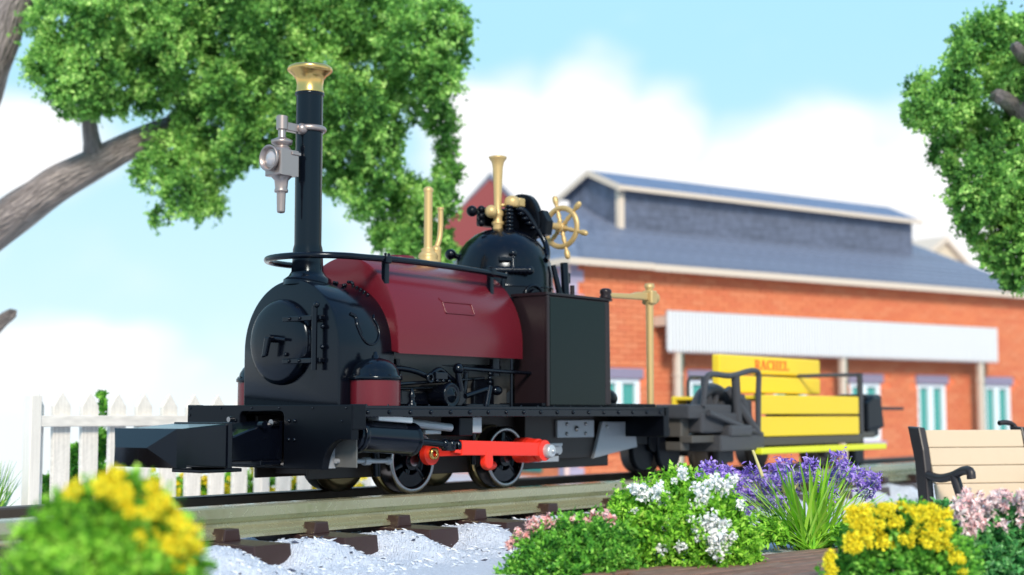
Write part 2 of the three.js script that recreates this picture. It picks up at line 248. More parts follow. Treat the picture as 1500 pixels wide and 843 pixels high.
    K('connecting_rod', [exZ([[1.47, 0.293], [2.54, 0.262], [2.545, 0.372], [1.47, 0.408]], 0.76, 0.82, 0.008), exZ([[1.40, 0.315], [1.5, 0.30], [1.5, 0.40], [1.40, 0.385]], 0.75, 0.81, 0.006), exZ((() => { const p = []; for (let i = 0; i <= 14; i++) { const a = Math.PI + i / 14 * Math.PI; p.push([1.79 + 0.05 * Math.cos(a), 0.23 + 0.05 * Math.sin(a)]); } p.push([1.83, 0.32], [1.75, 0.32]); return p; })(), 0.765, 0.825, 0.01)], mt.red);
    const cr = K('crank', [cy(0.105, 0.105, 0.10, 2.50, 0.31, 0.60, 'z', 36), cy(0.095, 0.095, 0.12, 2.50, 0.31, 0.70, 'z', 36), cy(0.10, 0.10, 0.04, 2.50, 0.31, 0.66, 'z', 36), cy(0.085, 0.085, 0.05, 2.50, 0.31, 0.80, 'z', 36), sp(0.05, 1.98, 0.20, 0.66, 1.6, 0.8, 1)], mt.red);
    K('crank_pin', [la([[0, 0.06], [0.042, 0.058], [0.055, 0.045], [0.058, 0]], 2.53, 0.306, 0.825, 'z', 28), rivet(2.53, 0.306, 0.885, 0.018)], mt.pale, cr);
    K('coupling_rod', [exZ([[1.36, 0.28], [2.5, 0.28], [2.5, 0.34], [1.36, 0.34]], 0.535, 0.57, 0.006), cy(0.088, 0.088, 0.05, 1.355, 0.306, 0.585, 'z', 36)], mt.red);
    K('crank_washer', [la([[0.022, 0.02], [0.026, 0.03], [0.045, 0.03], [0.048, 0.0]], 1.36, 0.306, 0.61, 'z', 28)], mt.brass);
  }
  // smokebox
  const W = 0.525;
  const sb = P('smokebox', [smooth(exX(arch(W, 0.66, 1.094, 0.525), 0.437, 1.02, 0.014)), cy(0.16, 0.145, 0.06, 0.605, 1.625, 0, 'y', 40)], mt.black);
  {
    const d = P('smokebox_door', [la([[0, -0.088], [0.12, -0.085], [0.22, -0.076], [0.28, -0.064], [0.305, -0.052], [0.322, -0.03], [0.326, -0.004]], 0.437, 1.150, -0.085, 'x', 64)], mt.black, sb);
    P('door_hinge', [span(0.352, 0.376, 1.295, 1.335, 0.0, 0.315, 0.008), span(0.352, 0.376, 0.98, 1.02, 0.0, 0.315, 0.008), bar([0.375, 0.93, 0.325], [0.375, 1.40, 0.325], 0.022), span(0.385, 0.44, 1.30, 1.335, 0.30, 0.375), span(0.385, 0.44, 0.985, 1.02, 0.30, 0.375), sp(0.024, 0.375, 1.41, 0.345), sp(0.018, 0.41, 1.25, 0.375), sp(0.018, 0.41, 1.10, 0.375), [0.08, 0.19].map((z) => [rivet(0.349, 1.315, z, 0.014), rivet(0.349, 1.0, z, 0.014)])], mt.black, d);
    P('door_handle', [cy(0.03, 0.03, 0.09, 0.315, 1.17, -0.06, 'x'), exX([[-0.10, 1.02], [-0.055, 1.03], [-0.015, 1.17], [-0.07, 1.17]].map(([z, y]) => [z - 0.02, y + 0.01]), 0.255, 0.29, 0.01), bar([0.30, 1.175, -0.07], [0.325, 1.16, 0.07], 0.012), rivet(0.345, 1.05, 0.05, 0.016)], mt.black, d);
    const zs = (y) => y < 1.094 ? W : W * Math.sqrt(1 - ((y - 1.094) / 0.525) ** 2), sh = [[0.60, 1.37], [0.645, 1.345], [0.64, 1.29], [0.66, 1.22], [0.70, 1.165], [0.76, 1.145], [0.82, 1.165], [0.86, 1.22], [0.865, 1.29], [0.845, 1.345], [0.86, 1.375]].map(([x, y]) => [x, y - 0.02]);
    P('shield_emblem', [tb(sh.map(([x, y]) => [x, y, zs(y) + 0.002]), 0.0085, 50, 6), tb(sh.slice(0, 4).map(([x, y]) => [x + 0.004, y, zs(y) + 0.003]), 0.014, 24, 6)], mt.black, sb);
    const rs = rng(77), rv = []; for (let i = 0; i < 5; i++) { const a = 0.95 + i * 0.085; rv.push(rivet(0.95, 1.094 + W * Math.sin(a), W * Math.cos(a), 0.013)); } for (let i = 0; i < 8; i++) rv.push(rivet(0.75 + rs() * 0.15, 1.615 - rs() * 0.03, 0.12 + rs() * 0.16, 0.014));
    P('rivets', rv, mt.black, sb);
  }
  // chimney
  const ch = P('chimney', [la([[0.19, 1.585], [0.182, 1.63], [0.145, 1.655], [0.124, 1.69], [0.118, 1.75], [0.114, 1.86], [0.1035, 1.90], [0.1035, 3.05], [0.114, 3.055], [0.114, 3.075], [0.09, 3.08]], 0.603, 0, 0, 'y', 56)], mt.chim);
  P('chimney_cap', [la([[0.106, 3.068], [0.113, 3.08], [0.104, 3.10], [0.102, 3.145], [0.109, 3.18], [0.128, 3.208], [0.158, 3.232], [0.176, 3.25], [0.172, 3.272], [0.158, 3.283], [0.138, 3.28], [0.118, 3.25], [0.095, 3.20], [0.085, 3.05]], 0.603, 0, 0, 'y', 64)], mt.brass, ch);
  // lamp hung on the chimney
  {
    const x = 0.325, l = P('lamp', [la([[0, 2.11], [0.026, 2.115], [0.031, 2.13], [0.034, 2.265], [0.05, 2.27], [0.052, 2.285], [0.046, 2.30], [0.052, 2.36], [0.08, 2.39], [0.09, 2.40]], x, 0, 0), exX([[-0.088, 2.39], [0.088, 2.39], [0.088, 2.585], [-0.088, 2.585]], x - 0.09, x + 0.10, 0.012), la([[0.088, 2.57], [0.06, 2.615], [0.05, 2.625], [0.078, 2.64], [0.082, 2.665], [0.05, 2.68], [0.03, 2.69], [0.03, 2.80]], x, 0, 0), span(x + 0.02, x + 0.11, 2.55, 2.575, 0.085, 0.098)], mt.lamp);
    P('lamp_bracket', [cy(0.044, 0.044, 0.10, x, 2.80, 0), bar([x, 2.855, 0], [x, 2.845, 0], 0.03), span(x + 0.02, 0.51, 2.745, 2.81, -0.03, 0.03), sp(0.045, 0.50, 2.777, 0.03), new THREE.TorusGeometry(0.112, 0.022, 10, 40).rotateX(Math.PI / 2).scale(1, 1.1, 1).translate(0.603, 2.79, 0), bar([x, 2.68, 0], [x, 2.81, 0], 0.028)], mt.lamp, l);
    P('lens_hood', [la([[0.062, -0.085], [0.075, -0.10], [0.097, -0.115], [0.10, -0.135], [0.088, -0.14], [0.078, -0.12], [0.066, -0.10]], x, 2.515, 0, 'x'), cy(0.07, 0.07, 0.05, x - 0.085, 2.515, 0, 'x')], mt.lamp, l);
    P('lens', [la([[0, -0.135], [0.03, -0.13], [0.055, -0.115], [0.066, -0.098]], x, 2.515, 0, 'x')], mt.glass, l);
  }
  // boiler, saddle tank
  P('boiler', [cy(0.44, 0.44, 1.75, 1.8, 1.10, 0, 'x', 48), span(1.0, 2.6, 0.66, 0.95, -0.34, 0.34)], mt.boil);
  const tp = arch(0.60, 1.066, 1.19, 0.652, 80, 1.94).map((p) => p), inner = arch(0.40, 1.066, 1.10, 0.40, 24).slice(1, -1);
  const tk = P('saddle_tank', [smooth(exX([...tp, ...inner.reverse()], 0.985, 2.50, 0.016, [], 30))], mt.maroon);
  {
    P('tank_filler', [la([[0.13, 1.83], [0.13, 1.875], [0.12, 1.895], [0, 1.905]], 1.62, 0, 0)], mt.maroon, tk);
    const zt = (y) => 0.60 * (1 - ((y - 1.19) / 0.652) ** 1.94) ** (1 / 1.94), fr2 = [];
    const pts = [[1.56, 1.405], [1.91, 1.405], [1.91, 1.495], [1.56, 1.495], [1.56, 1.405]];
    P('nameplate', [tb(pts.map(([x, y]) => [x, y, zt(y) + 0.002]), 0.008, 60, 6, false, false), tb([[1.53, 1.52, zt(1.52)], [1.56, 1.495, zt(1.495)]], 0.008, 4, 6)], mt.maroon, tk);
  }
  // handrail round the chimney and along the tank
  {
    const pts = [[2.42, 1.765, 0.47], [2.2, 1.775, 0.475], [1.6, 1.79, 0.475], [1.15, 1.792, 0.475], [0.95, 1.79, 0.46]];
    for (let i = 0; i <= 10; i++) { const a = Math.PI / 2 - i / 10 * Math.PI; pts.push([0.78 - 0.44 * Math.cos(a), 1.787, 0.44 * Math.sin(a)]); }
    pts.push([0.95, 1.79, -0.46], [1.6, 1.79, -0.475], [2.42, 1.765, -0.47]);
    const h = P('handrail', [tb(pts, 0.025, 140, 12)], mt.black);
    for (const s of [1, -1]) for (const x of [0.98, 2.24]) P('handrail_bracket', [bx(0.06, 0.06, 0.06, x, 1.784, 0.474 * s, 0.012), bx(0.045, 0.19, 0.05, x + 0.03, 1.69, 0.43 * s, 0.01), rivet(x - 0.015, 1.825, 0.474 * s, 0.012), rivet(x + 0.02, 1.825, 0.474 * s, 0.012)], mt.black, h);
  }
  // sand pots
  for (const s of [1, -1]) {
    const p = P('sand_pot', [cy(0.186, 0.186, 0.19, 0.71, 0.765, 0.625 * s, 'y', 48)], mt.maroon);
    P('sand_pot_lid', [la([[0.186, 0.855], [0.20, 0.862], [0.20, 0.885], [0.182, 0.892], [0.172, 0.93], [0.145, 0.972], [0.10, 1.003], [0.05, 1.018], [0.03, 1.022], [0.026, 1.04], [0.018, 1.045], [0.014, 1.065], [0, 1.07]], 0.71, 0, 0.625 * s, 'y', 48), [0, 1, 2, 3, 4, 5, 6, 7].map((k) => rivet(0.71 + 0.188 * Math.cos(k * 0.785 + 0.2), 0.893, 0.625 * s + 0.188 * Math.sin(k * 0.785 + 0.2), 0.01))], mt.chim, p);
    P('oil_cup', [la([[0.035, 0.668], [0.035, 0.69], [0.022, 0.70], [0.02, 0.73], [0.028, 0.74], [0.018, 0.765], [0.012, 0.79], [0, 0.80]], 0.96, 0, 0.76 * s, 'y', 16)], mt.black);
  }
  // valve gear under the tank
  {
    const lub = P('lubricator', [la([[0.088, -0.30], [0.088, 0.0], [0.098, 0.012], [0.098, 0.05], [0.082, 0.056], [0.072, 0.046], [0.05, 0.046], [0.045, 0.06], [0.02, 0.06], [0.016, 0.072], [0, 0.072]], 1.54, 0.755, 0.60, 'z', 40), span(1.1, 1.5, 0.68, 0.79, 0.30, 0.46)], mt.black);
    P('reversing_gear', [exZ([[1.60, 0.67], [1.74, 0.67], [1.80, 0.72], [1.76, 0.80], [1.68, 0.83], [1.60, 0.77]], 0.52, 0.58, 0.01), bar([1.70, 0.79, 0.6], [1.66, 0.96, 0.6], 0.03, 0.024), sp(0.045, 1.67, 0.965, 0.6), bar([1.66, 0.97, 0.60], [2.72, 0.945, 0.62], 0.016), bar([1.78, 0.75, 0.58], [2.02, 0.81, 0.6], 0.022), bar([2.06, 0.83, 0.6], [1.99, 0.67, 0.62], 0.026), bar([1.85, 0.67, 0.5], [1.88, 0.95, 0.5], 0.022), [0, 1, 2, 3].map((i) => sp(0.018, 2.06, 0.83 + i * 0.035, 0.6)), span(1.78, 2.3, 0.66, 0.69, 0.48, 0.62)], mt.black);
    P('steam_pipe', [tb([[0.92, 0.95, 0.50], [1.1, 0.955, 0.52], [1.25, 0.93, 0.55], [1.36, 0.89, 0.57]], 0.022), bar([1.15, 0.70, 0.45], [1.12, 1.03, 0.45], 0.026), new THREE.TorusGeometry(0.03, 0.012, 8, 18).translate(1.34, 0.885, 0.6), tb([[1.38, 0.9, 0.55], [1.5, 0.955, 0.55], [1.62, 0.90, 0.55], [1.7, 0.86, 0.55]], 0.022), bx(0.14, 0.06, 0.08, 1.48, 0.905, 0.56), bar([0.95, 0.83, 0.55], [2.1, 0.90, 0.5], 0.014), bar([0.98, 0.80, 0.5], [1.75, 0.82, 0.5], 0.012), bar([1.2, 1.0, 0.4], [2.4, 1.0, 0.42], 0.02), [0, 1, 2].map((i) => sp(0.016, 1.42 + i * 0.07, 0.865, 0.60))], mt.black);
    P('injector', [cy(0.045, 0.045, 0.14, 2.22, 0.99, 0.52), sp(0.04, 2.2, 0.8, 0.56, 1.4, 1, 1), bar([2.34, 0.66, 0.6], [2.34, 1.06, 0.6], 0.012), span(2.1, 2.36, 0.66, 0.9, 0.36, 0.4)], mt.black);
  }
  // cab side tanks
  const panelM = M('dark green gloss panel', [0.0025, 0.0090, 0.0090], 0.18, 0, { specularIntensity: 0.38 });
  for (const s of [1, -1]) {
    const z = (a, b) => s > 0 ? [a, b] : [-b, -a], [z0, z1] = z(0.44, 0.80);
    const t = P('side_bunker', [exZ([[2.575, 0.668], [3.49, 0.668], [3.475, 1.60], [2.555, 1.60]], z0, z1, 0.012)], mt.cab);
    P('bunker_rim', [exZ([[2.54, 1.60], [3.50, 1.60], [3.50, 1.622], [2.54, 1.622]], z0 - 0.012, z1 + 0.012, 0.005)], mt.cab, t);
    const [a, b] = z(0.79, 0.815);
    P('bunker_corner_strip', [span(2.55, 2.585, 0.668, 1.6, a, b, 0.01), span(3.40, 3.425, 0.70, 1.56, a - 0.002 * s, b - 0.012 * s, 0.004)], mt.cab, t);
    P('side_panel', [span(2.60, 3.395, 0.685, 1.585, ...(s > 0 ? [0.798, 0.806] : [-0.806, -0.798]), 0.003)], panelM, t);
    P('bunker_knob', [cy(0.02, 0.02, 0.10, 3.0, 1.66, 0.74 * s, 'y', 16), la([[0.05, 1.62], [0.055, 1.64], [0.045, 1.655], [0.055, 1.675], [0.05, 1.70], [0.03, 1.712], [0, 1.715]], 3.44, 0, 0.78 * s, 'y', 20)], mt.cab, t);
  }
  P('cab_floor', [span(2.5, 4.2, 0.67, 0.70, -0.8, 0.8), span(3.6, 3.85, 0.70, 0.84, -0.3, 0.5), sp(0.09, 3.9, 0.75, 0.45, 1.6, 1, 1)], mt.satin);
  // firebox dome and its fittings
  {
    const cx = 2.96, d = P('firebox_dome', [la([[0.45, 0.7], [0.45, 1.70], [0.458, 1.702], [0.458, 1.716], [0.45, 1.72], [0.447, 1.83], [0.43, 1.94], [0.392, 2.04], [0.33, 2.13], [0.25, 2.195], [0.17, 2.232], [0.08, 2.252], [0, 2.256]], cx, 0, 0, 'y', 72)], mt.black);
    const a = 0.75, ux = -Math.sin(a), uz = Math.cos(a);
    const on = (gs) => merge(gs).rotateY(-a);
    P('washout_plug', [on([new THREE.TorusGeometry(0.095, 0.014, 10, 40).translate(0, 0, 0.455), cy(0.07, 0.06, 0.05, 0, 0, 0.465, 'z', 24), cy(0.04, 0.04, 0.03, 0, 0, 0.495, 'z', 6)]).rotateY(0.5).translate(cx, 1.62, 0)], mt.black, d);
    P('clack_valve', [on([bar([-0.17, 0, 0.46], [0.17, 0, 0.46], 0.032), sp(0.04, -0.17, 0, 0.46), sp(0.04, 0.17, 0, 0.46), [0, 1, 2, 3].map((i) => sp(0.038, 0.02 + i * 0.035, 0, 0.46, 0.5, 1, 1)), bar([0.03, 0, 0.46], [0.03, 0.13, 0.42], 0.03), bx(0.15, 0.04, 0.06, -0.02, 0.10, 0.43), sp(0.035, 0.03, 0.15, 0.43)]).translate(cx, 1.84, 0), on([tb([[-0.03, -0.02, 0.46], [-0.06, -0.10, 0.47], [-0.07, -0.24, 0.47], [-0.04, -0.34, 0.44]], 0.022)]).translate(cx, 1.84, 0)], mt.black, d);
    P('steam_pipe', [tb([[3.0, 2.44, 0.10], [3.06, 2.42, 0.16], [3.13, 2.28, 0.24], [3.17, 2.12, 0.32], [3.12, 2.0, 0.38], [3.04, 1.95, 0.42]], 0.026, 40), [0, 1, 2, 3, 4].map((i) => sp(0.042, 3.02 + i * 0.028, 2.43 - i * 0.042, 0.11 + i * 0.026, 1, 0.55, 1)), [0, 1, 2, 3, 4, 5, 6].map((i) => la([[0.03, -0.014], [0.044, 0], [0.03, 0.014]], 2.93, 2.24 + i * 0.034, 0.10, 'y', 16))], mt.black, d);
    P('turret', [bx(0.16, 0.20, 0.22, 3.02, 2.34, -0.02, 0.03), exX((() => { const p = []; for (let i = 0; i <= 30; i++) { const t = i / 30 * Math.PI * 2; p.push([0.06 + 0.225 * Math.cos(t) * (1 - 0.08 * Math.sin(3 * t)), 2.35 + 0.235 * Math.sin(t)]); } return p; })(), 3.12, 3.20, 0.012), exX([[0.2, 2.18], [0.34, 2.2], [0.36, 2.32], [0.30, 2.42], [0.2, 2.4]], 3.14, 3.24, 0.01), sp(0.05, 2.70, 2.40, -0.14), span(2.82, 3.0, 2.28, 2.45, -0.2, -0.1, 0.02), [0, 1, 2].map((i) => sp(0.035, 2.78, 2.30 + i * 0.06, -0.10))], mt.satin, d);
    P('blower_valve', [la([[0.05, 2.44], [0.07, 2.455], [0.072, 2.50], [0.06, 2.525], [0.03, 2.545], [0, 2.55]], 2.97, 0, 0.10, 'y', 20), span(3.0, 3.09, 2.45, 2.53, 0.04, 0.16, 0.015)], mt.dull, d);
    P('rear_stay', [bar([3.22, 1.62, 0.45], [3.15, 1.92, 0.42], 0.03, 0.022), bar([3.31, 1.62, 0.44], [3.31, 1.95, 0.42], 0.036), bx(0.05, 0.1, 0.05, 3.38, 1.82, 0.40)], mt.black, d);
    P('side_knob', [sp(0.05, 2.62, 2.02, -0.32), bar([2.62, 2.02, -0.32], [2.75, 1.98, -0.25], 0.025)], mt.black, d);
  }
  const wh = P('whistle', [la([[0.042, 2.20], [0.042, 2.28], [0.055, 2.29], [0.055, 2.31], [0.04, 2.32], [0.04, 2.36], [0.052, 2.37], [0.05, 2.40], [0.034, 2.42], [0.036, 2.55], [0.041, 2.70], [0.046, 2.80], [0.056, 2.85], [0.078, 2.88], [0.082, 2.895], [0.07, 2.90], [0.03, 2.87], [0, 2.86]], 2.89, 0, 0.0, 'y', 32)], mt.dull);
  P('whistle_valve', [sp(0.058, 2.80, 2.395, 0.0), bar([2.80, 2.395, 0], [2.9, 2.39, 0.0], 0.03), bar([2.89, 2.46, 0.0], [3.0, 2.47, 0.1], 0.016)], mt.dull, wh);
  P('safety_valve', [la([[0.10, 1.85], [0.10, 1.885], [0.075, 1.90], [0.085, 1.925], [0.075, 1.95], [0.055, 1.965], [0.06, 1.985], [0.036, 2.0], [0.036, 2.47], [0.044, 2.475], [0.04, 2.50], [0.02, 2.515], [0, 2.517]], 1.97, 0, 0, 'y', 28), tb([[2.07, 1.90, 0.0], [2.075, 2.0, 0.0], [2.11, 2.08, 0.0], [2.125, 2.18, 0.0], [2.125, 2.34, 0.0]], 0.024, 30), cy(0.03, 0.03, 0.02, 2.125, 2.345, 0), cy(0.05, 0.05, 0.09, 2.06, 1.93, 0), sp(0.045, 2.07, 1.985, 0)], mt.dull);
  // spoked hand wheel
  {
    const c = V(3.572, 2.315, 0.195), w = P('hand_wheel', [new THREE.TorusGeometry(0.178, 0.026, 12, 56).scale(1, 1, 0.8).rotateY(Math.PI / 2).translate(c.x, c.y, c.z)], mt.dull);
    const sp1 = merge([la([[0, 0], [0.016, 0.0], [0.016, 0.05], [0.026, 0.065], [0.016, 0.08], [0.024, 0.11], [0.016, 0.15], [0.016, 0.20], [0.018, 0.22], [0.028, 0.25], [0.026, 0.29], [0.014, 0.305], [0, 0.308]], 0, 0, 0, 'y', 16)]);
    for (let k = 0; k < 6; k++) { const o = part('spoke', sp1, mt.dull, w); o.position.copy(c); o.rotation.x = k * Math.PI / 3 + 0.79; }
    P('wheel_hub', [la([[0, -0.05], [0.045, -0.05], [0.05, -0.03], [0.04, 0.0], [0.05, 0.03], [0.04, 0.05], [0.03, 0.06]], c.x, c.y, c.z, 'x', 24), bar([c.x - 0.3, c.y, c.z], [c.x, c.y, c.z], 0.032), bar([c.x - 0.42, c.y + 0.02, c.z], [c.x - 0.24, c.y, c.z], 0.036)], mt.dull, w);
  }
  // brass pillar and rail behind the cab
  {
    const p = P('pillar', [la([[0.05, 0.668], [0.05, 0.69], [0.032, 0.70], [0.036, 1.60], [0.048, 1.62], [0.048, 1.63], [0.036, 1.635]], 4.20, 0, 0.74, 'y', 24), bx(0.10, 0.13, 0.12, 4.20, 1.68, 0.74, 0.02), la([[0.036, 1.74], [0.036, 1.765], [0.05, 1.775], [0.04, 1.81], [0, 1.815]], 4.20, 0, 0.74, 'y', 20), cy(0.05, 0.05, 0.06, 4.27, 1.68, 0.74, 'x', 16)], mt.dull);
    P('grab_rail', [exZ([[3.50, 1.635], [3.50, 1.68], [3.88, 1.695], [4.0, 1.72], [4.15, 1.722], [4.15, 1.65], [4.0, 1.648], [3.88, 1.645]], 0.715, 0.765, 0.015)], mt.dull, p);
  }
  // rear beam and coupling
  P('rear_beam', [span(4.20, 4.29, 0.40, 0.672, -0.885, 0.885), exZ([[4.28, 0.66], [4.45, 0.645], [4.66, 0.47], [4.66, 0.40], [4.28, 0.40]], 0.60, 0.66, 0.01)], mt.satin);
  const tongue = (x, y0, y1, hw) => { const p = [[x - hw, y1], [x - hw, y0 + hw]]; for (let i = 1; i < 12; i++) { const a = Math.PI + i / 12 * Math.PI; p.push([x + hw * Math.cos(a), y0 + hw + hw * Math.sin(a)]); } p.push([x + hw, y0 + hw], [x + hw, y1]); return p; };
  const rc = P('rear_coupler', [exZ(tongue(4.66, 0.06, 0.50, 0.19), 0.30, 0.36, 0.015), exZ(tongue(4.78, 0.24, 0.56, 0.09), 0.36, 0.40, 0.015), span(4.28, 5.0, 0.40, 0.58, -0.2, 0.3), span(4.36, 4.6, 0.32, 0.42, 0.38, 0.44)], mt.satin);
  P('coupler_plate', [exZ(tongue(5.02, 0.045, 0.50, 0.20), 0.36, 0.42, 0.015), exZ([[4.80, 0.64], [4.98, 0.63], [5.26, 0.47], [5.26, 0.42], [4.80, 0.42]], 0.33, 0.45, 0.012), sp(0.075, 5.38, 0.50, 0.42), rivet(5.02, 0.085, 0.425, 0.02)], mt.satin, rc);
}

// ---------------------------------------------------------------- the yellow tram wagon behind the locomotive
const font = await new FontLoader().loadAsync('fonts/droid/droid_serif_bold.typeface.json');
{
  const T = thing('tram_wagon', 'open tram wagon with yellow plank bench seats and black frame coupled behind the locomotive', 'rail wagon', [7, 0, 0]);
  const P = (n, gs, m, parent = T) => part(n, gs, m, parent, true);
  const yel = M('yellow paint', [0.84, 0.60, 0.022], 0.5, 0, { bumpMap: grain, bumpScale: 0.001 }), lime = M('lime yellow paint', [0.70, 0.72, 0.02], 0.5), iron = M('rough grey black plastic', [0.055, 0.057, 0.068], 0.42, 0, { bumpMap: grain, bumpScale: 0.004 }), deckM = M('grey deck plastic', [0.07, 0.065, 0.06], 0.6), wh = M('brown steel wheel', [0.16, 0.12, 0.10], 0.5, 0.5);
  P('wagon_frame', [span(4.95, 9.0, 0.33, 0.40, -0.72, 0.72, 0.01), span(4.95, 5.1, 0.25, 0.62, -0.6, 0.6, 0.02), span(8.75, 8.9, 0.3, 0.62, -0.6, 0.6, 0.02), span(6.2, 8.6, 0.28, 0.37, 0.70, 0.745, 0.01)], deckM);
  P('end_platform', [span(5.35, 6.22, 0.24, 0.40, 0.2, 0.80, 0.02), span(4.9, 5.7, 0.56, 0.70, 0.05, 0.72, 0.02), span(5.1, 5.85, 0.42, 0.62, 0.3, 0.74, 0.03), span(5.5, 5.95, 0.38, 0.50, 0.45, 0.82, 0.03)], iron);
  const step = P('step_board', [span(6.05, 9.0, 0.20, 0.265, 0.74, 0.86, 0.012)], lime);
  for (const [y0, y1] of [[0.375, 0.58], [0.605, 0.805]]) P('seat_panel', [span(6.20, 8.50, y0, y1, 0.70, 0.76, 0.014)], yel);
  P('seat', [span(6.22, 8.48, 0.76, 0.80, 0.14, 0.72, 0.01)], yel);
  for (const s of [-1]) for (const [y0, y1] of [[0.375, 0.58], [0.605, 0.805]]) P('seat_panel', [span(6.9, 8.50, y0, y1, -0.76, -0.70, 0.014)], yel);
  P('seat', [span(6.9, 8.48, 0.76, 0.80, -0.72, -0.06, 0.01)], yel);
  P('back_support', [[6.7, 7.5, 8.3].map((x) => span(x - 0.04, x + 0.04, 0.78, 1.2, -0.02, 0.08, 0.01))], deckM);
  const round = (x0, x1, y0, y1) => { const s = new THREE.Shape(), r = 0.028; s.moveTo(x0 + r, y0); s.lineTo(x1 - r, y0); s.quadraticCurveTo(x1, y0, x1, y0 + r); s.lineTo(x1, y1 - r); s.quadraticCurveTo(x1, y1, x1 - r, y1); s.lineTo(x0 + r, y1); s.quadraticCurveTo(x0, y1, x0, y1 - r); s.lineTo(x0, y0 + r); s.quadraticCurveTo(x0, y0, x0 + r, y0); return s; };
  P('backrest_plank', [exZ(round(6.42, 8.74, 0.835, 1.025), 0.06, 0.16, 0.02)], yel);
  const top = P('backrest_plank', [exZ(round(6.42, 8.74, 1.045, 1.245), 0.06, 0.16, 0.02)], yel);
  { const g = new TextGeometry('RACHEL', { font, size: 0.105, depth: 0.004, curveSegments: 5, bevelEnabled: false }); g.computeBoundingBox(); g.scale(1.28, 1, 1).translate(7.16, 1.10, 0.161); P('name_lettering', [g], M('red lettering', [0.75, 0.10, 0.02], 0.6), top); }
  // end rails and posts
  P('end_railing', [tb([[5.15, 0.68, 0.72], [5.2, 0.9, 0.72], [5.25, 0.98, 0.72], [5.7, 0.99, 0.72], [6.1, 1.05, 0.74], [6.19, 1.03, 0.75], [6.19, 0.85, 0.75], [6.17, 0.4, 0.75]], 0.029, 60, 8), bar([5.78, 0.99, 0.72], [5.82, 0.5, 0.72], 0.05, 0.05, 6), bar([5.9, 0.78, 0.7], [6.15, 0.42, 0.7], 0.05), span(5.92, 6.15, 0.42, 0.75, 0.55, 0.70, 0.02), bar([5.55, 0.98, 0.5], [5.55, 0.5, 0.5], 0.04)], iron);
  P('side_railing', [tb([[7.0, 0.4, -0.6], [7.0, 1.02, -0.6], [8.6, 1.05, -0.6], [8.62, 0.4, -0.6]], 0.022, 30, 8, false, false)], iron);
  P('end_railing', [bar([8.62, 0.4, 0.72], [8.62, 1.08, 0.72], 0.034), tb([[8.62, 1.06, 0.72], [8.3, 1.05, 0.4], [8.0, 1.03, -0.5]], 0.022, 12, 8), bar([8.15, 0.8, 0.05], [8.15, 1.04, 0.05], 0.04)], iron);
  const bw = P('brake_wheel', [new THREE.TorusGeometry(0.36, 0.06, 10, 44, Math.PI * 1.05).translate(5.66, 0.50, 0.52), new THREE.TorusGeometry(0.30, 0.035, 8, 40, Math.PI).translate(5.66, 0.50, 0.44), cy(0.07, 0.07, 0.1, 5.66, 0.51, 0.52, 'z', 16)], iron);
  P('wheel_spokes', [[0.35, 0.85, 1.35, 1.85, 2.4].map((a) => bar([5.66, 0.50, 0.52], [5.66 + 0.35 * Math.cos(a), 0.50 + 0.35 * Math.sin(a), 0.52], 0.036))], iron, bw);
  P('brace', [bar([5.15, 0.62, 0.78], [6.18, 0.4, 0.78], 0.03), bar([5.75, 0.86, 0.64], [6.1, 0.42, 0.78], 0.045), bar([5.8, 0.82, 0.4], [5.5, 0.5, 0.3], 0.03)], iron);
  for (const x of [5.75, 8.1]) for (const s of [1, -1]) { const w = P('wagon_wheel', [la([[0.03, 0.50], [0.06, 0.52], [0.17, 0.49], [0.18, 0.52], [0.225, 0.52], [0.225, 0.40], [0.26, 0.39], [0.26, 0.33], [0, 0.33]], 0, 0, 0, 'z', 36)], wh); w.position.add(V(x, 0.225, 0)); if (s < 0) w.rotation.y = Math.PI; }
  P('axle_guard', [[5.75, 8.1].map((x) => [span(x - 0.16, x + 0.16, 0.12, 0.36, 0.55, 0.62, 0.02)]), cy(0.05, 0.05, 1.1, 5.75, 0.225, 0, 'z'), cy(0.05, 0.05, 1.1, 8.1, 0.225, 0, 'z')], iron);
  P('wagon_coupler', [span(8.85, 9.32, 0.42, 0.84, 0.30, 0.68, 0.05), exZ([[8.75, 0.2], [9.05, 0.12], [9.10, 0.42], [8.78, 0.42]], 0.45, 0.52, 0.03), exZ([[8.80, 0.74], [8.98, 0.82], [9.2, 0.80], [9.28, 0.45], [8.8, 0.42]], 0.62, 0.72, 0.03), span(9.3, 9.6, 0.34, 0.60, 0.2, 0.5, 0.03), bx(0.30, 0.36, 0.10, 8.98, 0.18, 0.48, 0.09)], mt.satin);
  P('drawbar', [span(9.2, 10.6, 0.655, 0.695, 0.3, 0.38, 0.01)], mt.frame);
  P('front_socket', [span(4.7, 5.1, 0.42, 0.58, -0.12, 0.3, 0.02), bx(0.3, 0.1, 0.2, 4.86, 0.62, 0.3, 0.03)], mt.satin);
}

